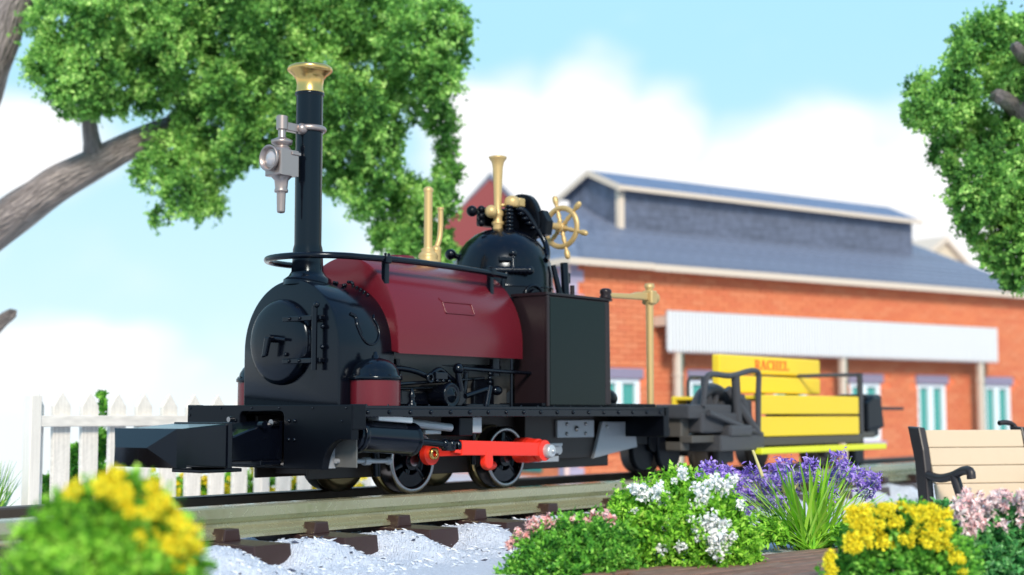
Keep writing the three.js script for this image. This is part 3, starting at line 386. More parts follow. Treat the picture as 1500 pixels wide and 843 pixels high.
// ---------------------------------------------------------------- station building (local frame: x along the wall, y up, z out of the wall)
const BT = -15.83 * Math.PI / 180;
{
  const B = thing('station_building', 'orange brick station building with slate roof, raised roof lantern and white awning', 'station building', [10.812, -0.4, -5.129], BT);
  const P = (n, gs, m, parent = B) => part(n, gs, m, parent);
  const r = rng(21), Lw = 11.9, H = 3.46, E = 3.38, DP = 5.0; // heights above the building's own ground
  const brickT = (k) => tex(64, 64, (u, v) => { const n = 0.92 + 0.10 * tn(u, v, 3, k) + 0.05 * tn(u, v, 8, k); return [n, n, n]; });
  const bricksM = [[0.79, 0.24, 0.112], [0.82, 0.26, 0.12], [0.77, 0.22, 0.105], [0.81, 0.275, 0.135], [0.79, 0.25, 0.12]].map((c, i) => M('orange brick ' + 'abcde'[i], c, 0.9, 0, { map: brickT(i) }));
  const mortar = M('pale orange mortar', [0.78, 0.21, 0.095], 0.95), gableM = M('dull red boarding', [0.25, 0.058, 0.062], 0.9), slateT = tex(512, 512, (u, v) => { const s = 0.88 + 0.10 * noise3(Math.cos(u * 6.283) * 8, Math.sin(u * 6.283) * 8, v * 1.5) + 0.07 * tn(u, v, 2, 3) + 0.05 * tn(u, v, 10, 1); return [s, s, s]; }, true, [0.4, 0.4]);
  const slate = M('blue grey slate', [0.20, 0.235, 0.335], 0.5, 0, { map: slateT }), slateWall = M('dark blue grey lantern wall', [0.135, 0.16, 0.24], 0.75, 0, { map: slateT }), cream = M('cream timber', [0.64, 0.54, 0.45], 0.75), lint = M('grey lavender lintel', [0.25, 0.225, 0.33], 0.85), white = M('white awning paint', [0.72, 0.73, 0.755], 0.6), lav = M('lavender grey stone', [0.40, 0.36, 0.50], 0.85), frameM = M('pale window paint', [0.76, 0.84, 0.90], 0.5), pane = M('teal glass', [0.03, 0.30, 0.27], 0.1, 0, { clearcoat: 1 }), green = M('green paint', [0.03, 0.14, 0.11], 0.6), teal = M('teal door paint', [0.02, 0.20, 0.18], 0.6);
  const wins = [1.05, 2.92, 4.85, 6.76, 8.60, 10.58].map((c) => ({ x0: c - 0.415, x1: c + 0.415, y0: 0.52, y1: 1.56 }));
  // front wall as a body with window openings, then bricks laid on it
  const open = (w, a, b) => [[a, w.y0], [b, w.y0], [b, w.y1], [a, w.y1]];
  const wall = P('wall', [exZ([[0, 0], [Lw, 0], [Lw, E], [0, E]], -0.20, -0.022, 0, wins.map((w) => open(w, w.x0, w.x1).reverse())), span(Lw - 0.2, Lw, 0, E, -DP, -0.202, 0), span(0.2, Lw - 0.2, 0, E, -DP, -DP + 0.18, 0)], mortar);
  const ch = 0.0925, bl = 0.285, inWin = (x0, x1, y0, y1) => wins.some((w) => x1 > w.x0 - 0.10 && x0 < w.x1 + 0.10 && y1 > w.y0 && y0 < w.y1 + 0.19) , list = [];
  for (let row = 0; row * ch < E - 0.05; row++) for (let k = -1; k * bl < Lw; k++) {
    let x0 = k * bl + (row % 2) * bl / 2 + 0.006, x1 = x0 + bl - 0.012; const y0 = row * ch + 0.005, y1 = y0 + ch - 0.011;
    x0 = Math.max(x0, 0.30 - (row % 4 < 2 ? 0.1 : 0)); x1 = Math.min(x1, Lw - 0.01); if (x1 - x0 < 0.05) continue;
    for (const w of wins) { if (y1 > w.y0 && y0 < w.y1) { if (x0 < w.x0 && x1 > w.x0) x1 = w.x0 - 0.004; else if (x0 < w.x1 && x1 > w.x1) x0 = w.x1 + 0.004; } }
    if (x1 - x0 < 0.04 || wins.some((w) => (x0 + x1) / 2 > w.x0 && (x0 + x1) / 2 < w.x1 && y1 > w.y0 + 0.01 && y0 < w.y1 - 0.01)) continue;
    if (wins.some((w) => x1 > w.x0 - 0.05 && x0 < w.x1 + 0.05 && y1 > w.y1 && y0 < w.y1 + 0.18)) continue;
    list.push([x0, x1, y0, y1, r()]);
  }
  const seen = (b) => (b[2] > 1.1 ? 0 : 8) + b[0] + (b[0] > 1.9 && b[2] < 2.2 ? 3 : 0), order = list.slice().sort((a, b) => seen(a) - seen(b)), cache = new Map();
  const brickG = (w, h) => { const k = w.toFixed(3) + h.toFixed(3); if (!cache.has(k)) { const g = new THREE.BoxGeometry(w, h, 0.03); cache.set(k, g); } return cache.get(k); };
  order.slice(0, 300).forEach((b) => { const o = part('brick', brickG(b[1] - b[0], b[3] - b[2]), bricksM[Math.floor(b[4] * 5)], wall); o.position.set((b[0] + b[1]) / 2, (b[2] + b[3]) / 2, -0.018 + 0.007 * r()); });
  for (let i = 0; i < 5; i++) { const gs = order.slice(300).filter((b) => Math.floor(b[4] * 5) === i).map((b) => new THREE.BoxGeometry(b[1] - b[0], b[3] - b[2], 0.03).translate((b[0] + b[1]) / 2, (b[2] + b[3]) / 2, -0.018 + 0.007 * r())); part('brick_courses', gs, bricksM[i], wall).userData.kind = 'stuff'; }
  // left gable end
  const gy = (z) => E + (z + DP / 2 > 0 ? -z : z + DP) * 0.5;
  const gw = P('gable_wall', [exX([[-DP, 0], [-0.2, 0], [-0.2, E], [-DP, E]], 0.0, 0.18, 0)], bricksM[0]);
  P('door', [span(-0.03, 0.0, 0.1, 1.7, -1.35, -0.65, 0.005)], teal, gw);
  for (let i = 0; i * 0.19 < E - 0.1; i++) { const w = i % 2 ? 0.20 : 0.31; P('quoin', [span(-0.025, w, i * 0.19 + 0.004, i * 0.19 + 0.186, -(i % 2 ? 0.31 : 0.2), 0.014, 0.006)], lav); }
  P('downpipe', [bar([-0.07, 0, 0.06], [-0.07, E - 0.1, 0.06], 0.045), bx(0.1, 0.16, 0.1, -0.07, E - 0.14, 0.06)], M('pink drainpipe', [0.72, 0.52, 0.50], 0.6));
  // windows
  for (const w of wins) {
    const f = P('window', [span(w.x0, w.x1, w.y0, w.y0 + 0.06, -0.12, -0.03, 0.005), span(w.x0, w.x1, w.y1 - 0.07, w.y1, -0.12, -0.03, 0.005), span(w.x0, w.x0 + 0.09, w.y0 + 0.06, w.y1 - 0.07, -0.12, -0.03, 0.005), span(w.x1 - 0.09, w.x1, w.y0 + 0.06, w.y1 - 0.07, -0.12, -0.03, 0.005), span((w.x0 + w.x1) / 2 - 0.065, (w.x0 + w.x1) / 2 + 0.065, w.y0 + 0.06, w.y1 - 0.07, -0.12, -0.035, 0.005)], frameM);
    const c = (w.x0 + w.x1) / 2; P('window_pane', [span(w.x0 + 0.092, c - 0.067, w.y0 + 0.062, w.y1 - 0.072, -0.10, -0.085, 0)], pane, f); P('window_pane', [span(c + 0.067, w.x1 - 0.092, w.y0 + 0.062, w.y1 - 0.072, -0.10, -0.085, 0)], pane, f);
    P('lintel', [span(w.x0 - 0.045, w.x1 + 0.045, w.y1 + 0.003, w.y1 + 0.165, -0.10, 0.02, 0.006)], lint, f); P('sill', [span(w.x0 - 0.05, w.x1 + 0.05, w.y0 - 0.09, w.y0 - 0.003, -0.10, 0.05, 0.006)], lav, f);
  }
  // roof: two slopes, fascia boards, gable boards
  const sl = 0.5, x0 = -0.12, x1 = Lw + 0.05, ov = 0.22, ridge = E + 0.06 + DP / 2 * sl;
  const slope = (a, b, z0, z1, y0, y1, t = 0.05) => exX([[z0, y0], [z1, y1], [z1, y1 + t], [z0, y0 + t]], a, b, 0);
  const polyRoof = (t) => { // hipped: eaves rectangle, ridge in the middle
    const u0 = x0, u1 = x1, zf = ov, zb = -DP - ov, ye = E + 0.06 - ov * sl, yr = ridge, L = 2.15, Rr = 10.5, zm = -DP / 2, f = [], q = (a, b, c, d) => { f.push(...a, ...b, ...c); if (d) f.push(...a, ...c, ...d); };
    for (const [dy, fl] of [[t, 0], [0, 1]]) { const A = [u0, ye + dy, zf], B2 = [u1, ye + dy, zf], C2 = [u1, ye + dy, zb], D = [u0, ye + dy, zb], R0 = [L, yr + dy, zm], R1 = [Rr, yr + dy, zm]; if (fl) { q(A, R0, R1, B2); q(C2, R1, R0, D); q(D, R0, A); q(B2, R1, C2); } else { q(A, B2, R1, R0); q(C2, D, R0, R1); q(D, A, R0); q(B2, C2, R1); } }
    const c = [[u0, zf], [u1, zf], [u1, zb], [u0, zb]]; for (let i = 0; i < 4; i++) { const [a, b] = [c[i], c[(i + 1) % 4]]; q([a[0], ye, a[1]], [b[0], ye, b[1]], [b[0], ye + t, b[1]], [a[0], ye + t, a[1]]); }
    const g = new THREE.BufferGeometry(), uv = []; for (let i = 0; i < f.length; i += 3) uv.push(f[i], f[i + 2]); g.setAttribute('position', new THREE.Float32BufferAttribute(f, 3)); g.setAttribute('uv', new THREE.Float32BufferAttribute(uv, 2)); g.computeVertexNormals(); return g; };
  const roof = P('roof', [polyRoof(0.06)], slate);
  P('fascia', [span(x0 - 0.03, 1.55, E - 0.10, E + 0.005, ov + 0.001, ov + 0.05, 0.008)], cream, roof);
  P('fascia', [span(1.555, x1 + 0.03, E - 0.11, E - 0.003, ov + 0.001, ov + 0.045, 0.008)], cream, roof);
  P('fascia', [span(x0 - 0.03, x0 - 0.001, E - 0.10, E + 0.005, -DP - ov, ov, 0.008)], cream, roof);
  P('soffit', [span(x0, x1, E - 0.06, E - 0.052, -0.02, ov, 0)], cream, roof);
  // slates: the courses that can be told apart lie proud of one another
  const sg = []; for (let row = 0; row < 9; row++) for (let k = 0; k < 40; k++) { const z = ov - 0.02 - row * 0.2, zz = z - 0.21, y = (q) => E + 0.12 - q * sl, xx = x0 + k * 0.292 + (row % 2) * 0.14; if (xx + 0.30 > x1 - (row + 1) * 0.2 * 0.51 - 0.1 || xx < x0 + (row + 1) * 0.2 * 0.86) continue; sg.push(exX([[zz, y(zz) + 0.003], [z, y(z) + 0.004], [z, y(z) + 0.018 + 0.004 * r()], [zz, y(zz) + 0.006]], xx + 0.003, xx + 0.287, 0)); }
  part('roof_slates', sg, slate, roof).userData.kind = 'stuff';
  // raised lantern along the ridge
  const c0 = 2.13, c1 = 9.75, zf = -1.32, zb = -2.72, zm = (zf + zb) / 2, ly0 = E + 0.1, ly1 = 4.86, ap = 5.17;
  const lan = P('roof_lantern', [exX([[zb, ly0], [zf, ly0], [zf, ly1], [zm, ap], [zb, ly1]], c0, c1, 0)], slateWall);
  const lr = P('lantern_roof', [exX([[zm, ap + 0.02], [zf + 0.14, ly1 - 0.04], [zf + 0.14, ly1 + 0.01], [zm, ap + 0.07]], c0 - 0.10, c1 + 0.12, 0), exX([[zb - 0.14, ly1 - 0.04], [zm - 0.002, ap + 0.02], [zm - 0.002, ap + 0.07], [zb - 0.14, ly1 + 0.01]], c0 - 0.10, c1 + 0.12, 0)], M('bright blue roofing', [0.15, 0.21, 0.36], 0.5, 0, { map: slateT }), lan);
  P('lantern_trim', [span(c0 - 0.1, c1 + 0.12, ly1 - 0.07, ly1 + 0.012, zf + 0.141, zf + 0.19, 0.008), span(c0 - 0.035, c0 + 0.09, 4.14, ly1 - 0.03, zf - 0.06, zf + 0.04, 0.006), exX([[zm, ap - 0.03], [zf + 0.18, ly1 - 0.09], [zf + 0.18, ly1 + 0.015], [zm, ap + 0.075]], c0 - 0.14, c0 - 0.102, 0), exX([[zb - 0.18, ly1 - 0.09], [zm - 0.002, ap - 0.03], [zm - 0.002, ap + 0.075], [zb - 0.18, ly1 + 0.015]], c0 - 0.14, c0 - 0.102, 0)], cream, lan);
  // awning
  const a0 = 1.70, a1 = 10.08, ay0 = 1.985, ay1 = 2.64, aw0 = 0.36;
  const aw = P('awning', [span(a0 + 0.05, a1 - 0.05, 2.50, 2.56, 0.02, aw0 - 0.02, 0.005), span(a0 + 0.01, a0 + 0.05, 2.40, 2.56, 0.02, aw0 - 0.02, 0.005), span(a1 - 0.05, a1 - 0.01, 2.40, 2.56, 0.02, aw0 - 0.02, 0.005)], cream);
  const bs = []; for (let x = a0; x < a1 - 0.03; x += 0.0705) bs.push(exZ([[x + 0.012, ay0 + 0.03], [x + 0.035, ay0 - 0.02], [x + 0.0585, ay0 + 0.03], [x + 0.0585, ay1], [x + 0.012, ay1]], aw0, aw0 + 0.02 + 0.004 * r(), 0));
  part('awning_boards', bs, white, aw).userData.kind = 'stuff';
  P('awning_board_backing', [span(a0, a1, ay0 + 0.03, ay1 - 0.004, aw0 - 0.018, aw0 + 0.002, 0)], M('grey awning backing', [0.38, 0.38, 0.40], 0.8), aw);
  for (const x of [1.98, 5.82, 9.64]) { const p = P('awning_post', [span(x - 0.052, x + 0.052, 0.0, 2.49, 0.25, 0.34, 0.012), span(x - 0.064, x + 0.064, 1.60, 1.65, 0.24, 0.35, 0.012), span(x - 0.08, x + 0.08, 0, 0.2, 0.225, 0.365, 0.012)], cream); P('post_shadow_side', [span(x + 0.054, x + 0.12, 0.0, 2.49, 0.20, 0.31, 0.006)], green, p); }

  // far red gabled house and cream gabled house, in the same frame
  const place = (x, y, z) => { const v = V(x, y, z).applyAxisAngle(V(0, 1, 0), BT).add(B.position); return [v.x, v.y, v.z]; };
  const ha = at(718, 262, 30), h = thing('gabled_house', 'dull red gabled house standing behind the dome of the locomotive', 'house', [ha.x, -0.4, ha.z], YAW - Math.PI / 2 + 0.16);
  const top = ha.y + 0.4, hw = 1.12, drop = 1.16;
  part('wall', [exZ([[-hw, 0], [hw, 0], [hw, top - drop], [0, top], [-hw, top - drop]], -4, 0, 0)], gableM, h);
  for (const s of [1, -1]) part('roof_slope', [exZ(s > 0 ? [[0, top + 0.01], [hw + 0.12, top - drop * 1.1], [hw + 0.12, top - drop * 1.1 + 0.13], [0, top + 0.13]] : [[-hw - 0.12, top - drop * 1.1], [-0.002, top + 0.01], [-0.002, top + 0.06], [-hw - 0.12, top - drop * 1.1 + 0.05]], -4.1, s > 0 ? 0.05 : -0.05, 0)], slate, h);
  const g = thing('cream_house', 'small cream gabled house beyond the right end of the station roof', 'house', place(14.3, 0, -4.1), BT);
  part('wall', [exZ([[-1.2, 0], [1.25, 0], [1.25, 4.16], [0, 5.02], [-1.2, 4.3]], -3, 0, 0)], M('cream render', [0.62, 0.52, 0.40], 0.8), g);
  part('roof', [exZ([[0, 5.03], [1.45, 4.04], [1.45, 4.16], [0, 5.16]], -3.1, 0.1, 0), exZ([[-1.4, 4.2], [-0.002, 5.03], [-0.002, 5.16], [-1.4, 4.32]], -3.1, 0.1, 0)], cream, g);
}

// ---------------------------------------------------------------- picket fence
{
  const z = -3.2, F = thing('picket_fence', 'white painted picket fence behind the track at the front of the locomotive', 'fence', [0, 0, z]);
  const wt = tex(128, 256, (u, v) => { const n = 0.93 + 0.05 * noise3(Math.cos(u * 6.283) * 4, Math.sin(u * 6.283) * 4, v * 2) + 0.03 * tn(u, v, 6, 2); return [n, n * 0.985, n * 0.965]; });
  const wm = M('white fence paint', [0.90, 0.885, 0.865], 0.8, 0, { map: wt });
  const pk = exZ([[-0.088, -0.4], [0.088, -0.4], [0.088, 0.675], [0.0, 0.80], [-0.088, 0.675]], -0.02, 0.03, 0.006);
  const start = 0.62, step = 0.296;
  for (let i = 0; i < 14; i++) { const o = part('picket', pk, wm, F); o.position.set(start + i * step, (noise3(i, 3, 1)) * 0.01, 0); o.rotation.z = noise3(i, 8, 2) * 0.012; }
  for (const x of [0.33, 2.98]) part('post', [bx(0.11, 1.17, 0.12, x - 0.03, 0.19, 0.05, 0.01)], wm, F);
  { const o = part('picket', pk, wm, F); o.position.set(0.375, 0, -0.01); o.scale.x = 0.7; }
  for (const y of [0.545]) part('fence_rail', [span(0.27, 4.7, y - 0.05, y + 0.05, 0.032, 0.10, 0.008)], wm, F);
}

// ---------------------------------------------------------------- bench
{
  const p = at(1352, 740, 12), b = thing('park_bench', 'park bench with cream slatted back and black iron ends beside the flower bed', 'bench', [p.x, -0.39, p.z], -34.7 * Math.PI / 180);
  const wood = M('cream bench slats', [0.66, 0.52, 0.37], 0.6, 0, { bumpMap: grain, bumpScale: 0.002 }), iron = M('black bench iron', [0.022, 0.017, 0.020], 0.45);
  // local: x along the bench, z to the front
  const endS = (x) => {
    const e = part('bench_end', [exX([[-0.21, 0.895], [-0.04, 0.885], [0.02, 0.70], [0.06, 0.45], [0.08, 0.20], [0.10, 0], [-0.06, 0], [-0.075, 0.3], [-0.11, 0.6]], x, x + 0.07, 0.015), exX([[-0.08, 0.08], [0.42, 0.08], [0.42, 0.22], [0.06, 0.22]], x + 0.005, x + 0.065, 0.01)], iron, b);
    part('armrest', [tb([[x + 0.035, 0.50, 0.02], [x + 0.035, 0.475, 0.2], [x + 0.035, 0.50, 0.38], [x + 0.035, 0.55, 0.55], [x + 0.035, 0.545, 0.64], [x + 0.035, 0.49, 0.65]], 0.036, 30, 8), bar([x + 0.035, 0.50, 0.42], [x + 0.035, 0.16, 0.60], 0.04), bar([x + 0.035, 0.2, 0.57], [x + 0.035, 0, 0.66], 0.04)], iron, e);
  };
  endS(0); endS(1.0);
  part('top_curl', [tb([[0.88, 0.92, -0.18], [0.96, 0.925, -0.18], [1.03, 0.90, -0.18], [1.055, 0.80, -0.14]], 0.022, 16, 8)], iron, b);
  for (let i = 0; i < 4; i++) { const t = i / 3, o = part('slat', bx(0.93, 0.150, 0.035, 0, 0, 0, 0.01), wood, b); o.position.set(0.535, lerp(0.79, 0.345, t), lerp(-0.035, 0.09, t)); o.rotation.x = -0.24; }
  for (let i = 0; i < 3; i++) { const o = part('seat_slat', bx(0.93, 0.035, 0.13, 0, 0, 0, 0.01), wood, b); o.position.set(0.535, 0.20, 0.16 + i * 0.15); }
}

// ---------------------------------------------------------------- foliage
// leaf clumps: many small folded leaves through lumpy balls; colours are the foam's own light and dark tones
const foamM = M('foam foliage', [1, 1, 1], 1, 0, { vertexColors: true, side: THREE.DoubleSide, specularIntensity: 0.2, transmission: 0.3 });
function fluff(balls, { n, size, cols, seed, lump = 0.32, freq = 1, long = 1.3, yMin = -9, inner = 0.5, voids = false, gain = 1.42 }) {
  const r = rng(seed), pos = [], col = [], idx = [], nor = [], a = V(0, 0, 0), t1 = V(0, 0, 0), t2 = V(0, 0, 0), q = V(0, 0, 0);
  for (const [bx0, by, bz, R, sy = 1, k = 1] of balls) {
    for (let i = 0; i < n * k; i++) {
      a.set(r() * 2 - 1, r() * 2 - 1, r() * 2 - 1); const l = a.length(); if (l > 1 || l < 0.05) { i--; continue; } a.divideScalar(l);
      const lum = 1 - lump * 0.5 + lump * (noise3(a.x * 1.9 + bx0 * 3, a.y * 1.9 + by * 3, a.z * 1.9 + bz * 3) + 0.6 * noise3(a.x * 4.5 + bx0, a.y * 4.5 + by, a.z * 4.5 + bz) + 0.35 * noise3(a.x * 11 + bx0, a.y * 11 + by, a.z * 11 + bz));
      const rr = R * lum * (inner + (1 - inner) * Math.sqrt(r()));
      const x = bx0 + a.x * rr, y = by + a.y * rr * sy, z = bz + a.z * rr; if (y < yMin) continue;
      if (voids && rr > R * 0.55 && noise3(x * freq * 2.6 + 9, y * freq * 2.6, z * freq * 2.6) > 0.4) continue;
      let hid = false; for (const [ox, oy, oz, oR, os = 1] of balls) if ((x - ox) ** 2 + ((y - oy) / os) ** 2 + (z - oz) ** 2 < (oR * 0.5) ** 2) { hid = true; break; } if (hid) continue;
      const tone = clamp(0.5 + 0.42 * noise3(x * freq * 2.2, y * freq * 2.2, z * freq * 2.2) + 0.22 * noise3(x * freq * 8, y * freq * 8, z * freq * 8) + (r() - 0.5) * 0.5), c = cols;
      const f = tone * (c.length - 1), i0 = Math.min(c.length - 2, Math.floor(f)), ft = f - i0, rgb = [0, 1, 2].map((j) => Math.min(0.92, gain * lerp(c[i0][j], c[i0 + 1][j], ft)));
      t1.set(r() - 0.5, r() - 0.5, r() - 0.5).addScaledVector(a, 0.35).normalize(); t2.set(r() - 0.5, r() - 0.5, r() - 0.5).cross(t1).normalize(); q.copy(t1).cross(t2);
      const s = size * (0.6 + 0.8 * r()), b = pos.length / 3;
      for (const [u, v, w] of [[-0.5 * long, 0, 0], [0, -0.42, 0.18], [0.5 * long, 0, -0.1], [0, 0.42, 0.18]]) { pos.push(x + s * (t1.x * u + t2.x * v + q.x * w), y + s * (t1.y * u + t2.y * v + q.y * w), z + s * (t1.z * u + t2.z * v + q.z * w)); nor.push(q.x, q.y, q.z); col.push(...rgb); }
      idx.push(b, b + 1, b + 2, b, b + 2, b + 3);
    }
  }
  const g = new THREE.BufferGeometry(); g.setAttribute('position', new THREE.Float32BufferAttribute(pos, 3)); g.setAttribute('normal', new THREE.Float32BufferAttribute(nor, 3)); g.setAttribute('color', new THREE.Float32BufferAttribute(col, 3)); g.setIndex(idx); return g;
}
function limb(pts, radii, seg = 60, rad = 14) { // tapered, slightly knotted
  const c = new THREE.CatmullRomCurve3(pts), g = new THREE.TubeGeometry(c, seg, 1, rad), p = g.attributes.position, uv = g.attributes.uv, L = c.getLength();
  for (let i = 0; i <= seg; i++) { const o = c.getPointAt(i / seg), f = i / seg * (radii.length - 1), k = Math.min(radii.length - 2, Math.floor(f)), R = lerp(radii[k], radii[k + 1], f - k);
    for (let j = 0; j <= rad; j++) { const n = i * (rad + 1) + j, a = (j % rad) / rad * 6.283, w = R * Math.sqrt(1 - Math.max(0, (i / seg - 0.94) / 0.06) ** 2 * 0.995) * (1 + 0.10 * noise3(Math.cos(a) * 1.6, Math.sin(a) * 1.6 + i * 0.03, i * 0.08) + 0.06 * noise3(Math.cos(a) * 4, Math.sin(a) * 4, i * 0.12)); p.setXYZ(n, o.x + (p.getX(n) - o.x) * w, o.y + (p.getY(n) - o.y) * w, o.z + (p.getZ(n) - o.z) * w); uv.setXY(n, uv.getX(n) * L, uv.getY(n)); } }
  g.computeVertexNormals(); return g;
}
const barkT = tex(256, 256, (u, v) => { const s = noise3(u * 3, Math.cos(v * 6.283) * 5, Math.sin(v * 6.283) * 5), s2 = noise3(u * 9, Math.cos(v * 6.283) * 11, Math.sin(v * 6.283) * 11), k = 0.76 + 0.15 * s + 0.08 * s2; return [k, k * 0.97, k * 0.96]; });
const barkB = tex(256, 256, (u, v) => [0.5 + 0.3 * noise3(u * 3, Math.cos(v * 6.283) * 5, Math.sin(v * 6.283) * 5) + 0.2 * noise3(u * 8, Math.cos(v * 6.283) * 11, Math.sin(v * 6.283) * 11)], false);
const barkM = M('grey brown bark', [0.36, 0.32, 0.31], 0.45, 0, { map: barkT, bumpMap: barkB, bumpScale: 0.03 });
const treeCols = [[0.03, 0.10, 0.022], [0.095, 0.25, 0.050], [0.22, 0.44, 0.095], [0.43, 0.64, 0.20]];
{
  const base = at(-215, 700, 16.5), t = thing('broadleaf_tree', 'large green tree reaching over the chimney from the left edge on a bare grey branch', 'tree', [base.x, -0.4, base.z]);
  const A = (x, y, d = 16.5) => at(x, y, d);
  const trunk = part('trunk', [limb([V(base.x, -0.45, base.z), A(-170, 560), A(-115, 440), A(-55, 372), A(10, 322), A(75, 276, 16.6), A(140, 240, 16.8), A(205, 207, 17), A(270, 178, 17.3), A(350, 140, 17.4)], [0.50, 0.40, 0.33, 0.285, 0.25, 0.225, 0.20, 0.17, 0.14, 0.08], 90), limb([A(-120, 470), A(-75, 250), A(-28, 110), A(-4, 62), A(20, 0), A(60, -80)], [0.36, 0.33, 0.30, 0.29, 0.22, 0.12], 50)], barkM, t, true);
  part('branch', [limb([A(140, 245, 16.8), A(136, 215, 16.75), A(131, 185, 16.7), A(126, 130, 16.6)], [0.15, 0.10, 0.085, 0.06], 24), limb([A(180, 222, 16.95), A(238, 206, 17.0), A(275, 196, 17.1), A(320, 190, 17.2)], [0.12, 0.11, 0.09, 0.05], 24), limb([A(240, 195, 17.2), A(330, 120, 17.2), A(420, 110, 17), A(520, 150, 16.8), A(580, 220)], [0.12, 0.14, 0.13, 0.10, 0.05], 40), limb([A(-140, 540), A(-70, 512), A(-20, 488), A(8, 466), A(24, 455)], [0.16, 0.13, 0.11, 0.10, 0.06], 30)], barkM, trunk);
  const px = [[35, -10, 55], [85, 35, 52], [70, 95, 40], [105, 120, 48], [135, 75, 60], [120, 150, 34], [150, 15, 60], [200, 55, 62], [185, 115, 58], [165, 150, 26], [225, 130, 45], [250, 45, 62], [280, 95, 62], [255, 215, 40], [222, 250, 34], [285, 240, 46], [265, 290, 40], [238, 320, 22], [300, 300, 32], [310, 180, 58], [330, 55, 66], [345, 130, 60], [350, 215, 42], [322, 245, 34], [395, 35, 66], [400, 110, 62], [395, 185, 48], [440, 90, 60], [465, 40, 66], [470, 150, 60], [460, 215, 42], [540, 30, 66], [535, 100, 66], [520, 170, 62], [500, 235, 44], [530, 285, 38], [555, 240, 42], [555, 180, 48], [605, 55, 60], [600, 125, 52], [650, 30, 40], [660, 75, 34], [640, 120, 40], [645, 175, 30], [575, 315, 40], [600, 290, 42], [622, 345, 38], [640, 300, 36], [655, 255, 26], [648, 365, 30], [590, 360, 24], [590, 0, 60], [480, -20, 70], [380, -30, 70], [280, -20, 70], [180, -30, 70], [655, 215, 20], [560, 350, 22], [490, 265, 28], [682, 45, 12]];
  const rr = rng(4), balls = px.map(([x, y, s]) => { const d = 16.5 + (rr() - 0.5) * 1.1, p = A(x, y, d); return [p.x, p.y, p.z, s / 2120 * d * 1.02, 1, (s / 55) ** 2]; });
  part('crown', fluff(balls, { n: 8500, size: 0.042, cols: treeCols, seed: 8, lump: 0.42, freq: 0.9, voids: true, long: 1 }), foamM, t, true);
}
{
  const base = at(1640, 690, 15), t = thing('right_tree', 'green tree cut off by the right edge with stubby bare twigs showing in its crown', 'tree', [base.x, -0.4, base.z]);
  t.name = numbered('broadleaf_tree');
  const A = (x, y, d = 15) => at(x, y, d), trunk = part('trunk', [limb([V(base.x, -0.45, base.z), A(1640, 520), A(1610, 350), A(1560, 220), A(1500, 130)], [0.3, 0.27, 0.22, 0.15, 0.08], 40)], barkM, t, true);
  part('branch', [limb([A(1600, 330), A(1530, 210), A(1490, 160), A(1458, 138, 14.2)], [0.16, 0.12, 0.09, 0.07], 24), limb([A(1560, 190), A(1520, 110), A(1486, 66, 14.2)], [0.1, 0.08, 0.06], 24)], barkM, trunk);
  const px = [[1430, 62, 42], [1408, 80, 26], [1470, 50, 44], [1400, 140, 44], [1358, 140, 36], [1345, 165, 26], [1372, 175, 34], [1410, 190, 34], [1382, 225, 24], [1395, 240, 20], [1440, 190, 40], [1465, 120, 34], [1440, 260, 52], [1420, 300, 36], [1480, 220, 46], [1485, 290, 52], [1450, 330, 44], [1475, 370, 40], [1490, 400, 30], [1520, 80, 60], [1530, 170, 60], [1535, 260, 60], [1530, 350, 60], [1500, 60, 40], [1590, 130, 70], [1590, 260, 70], [1460, 290, 40], [1495, 160, 30]];
  const rr = rng(6), balls = px.map(([x, y, s]) => { const d = 15 + (rr() - 0.5) * 0.8, p = A(x, y, d); return [p.x, p.y, p.z, s / 2120 * d * 1.02, 1, (s / 50) ** 2]; });
  part('crown', fluff(balls, { n: 8500, size: 0.039, cols: treeCols, seed: 18, lump: 0.42, freq: 0.9, voids: true, long: 1 }), foamM, t, true);
}
// ---- flower beds
const greens = [[0.018, 0.09, 0.014], [0.06, 0.22, 0.024], [0.15, 0.40, 0.045], [0.33, 0.60, 0.12]], lime = [[0.03, 0.13, 0.012], [0.12, 0.32, 0.022], [0.26, 0.54, 0.05], [0.46, 0.70, 0.13]], blueGreen = [[0.02, 0.10, 0.03], [0.05, 0.22, 0.06], [0.13, 0.38, 0.11], [0.30, 0.54, 0.24]];
const yellows = [[0.84, 0.60, 0.008], [0.90, 0.75, 0.014], [0.92, 0.85, 0.04]];
const petal = (name, cols) => M(name, [1, 1, 1], 0.8, 0, { vertexColors: true, side: THREE.DoubleSide });
const petalM = petal('soft petals');
const G = -0.40;
function bush(name, label, pos, balls, o, tufts) {
  const t = thing(name, label, 'flowering plant', pos);
  part('foliage', fluff(balls.map(([x, y, z, ...q]) => [x, y, z, ...q]), { yMin: -0.02, ...o }), foamM, t);
  const variants = [0, 1, 2, 3].map((k) => fluff([[0, 0, 0, 1]], { n: tufts.n, size: tufts.size, cols: tufts.cols, seed: o.seed + 40 + k, lump: 0.5, long: tufts.long ?? 1.2, inner: tufts.inner ?? 0.3, gain: 1 }));
  const r = rng(o.seed + 3);
  tufts.at.forEach(([x, y, z, s], i) => { const b = part('blossom', variants[i % 4], petalM, t); b.position.set(x, y, z); b.scale.setScalar(s); b.rotation.set(r() * 6, r() * 6, r() * 6); });
  return t;
}
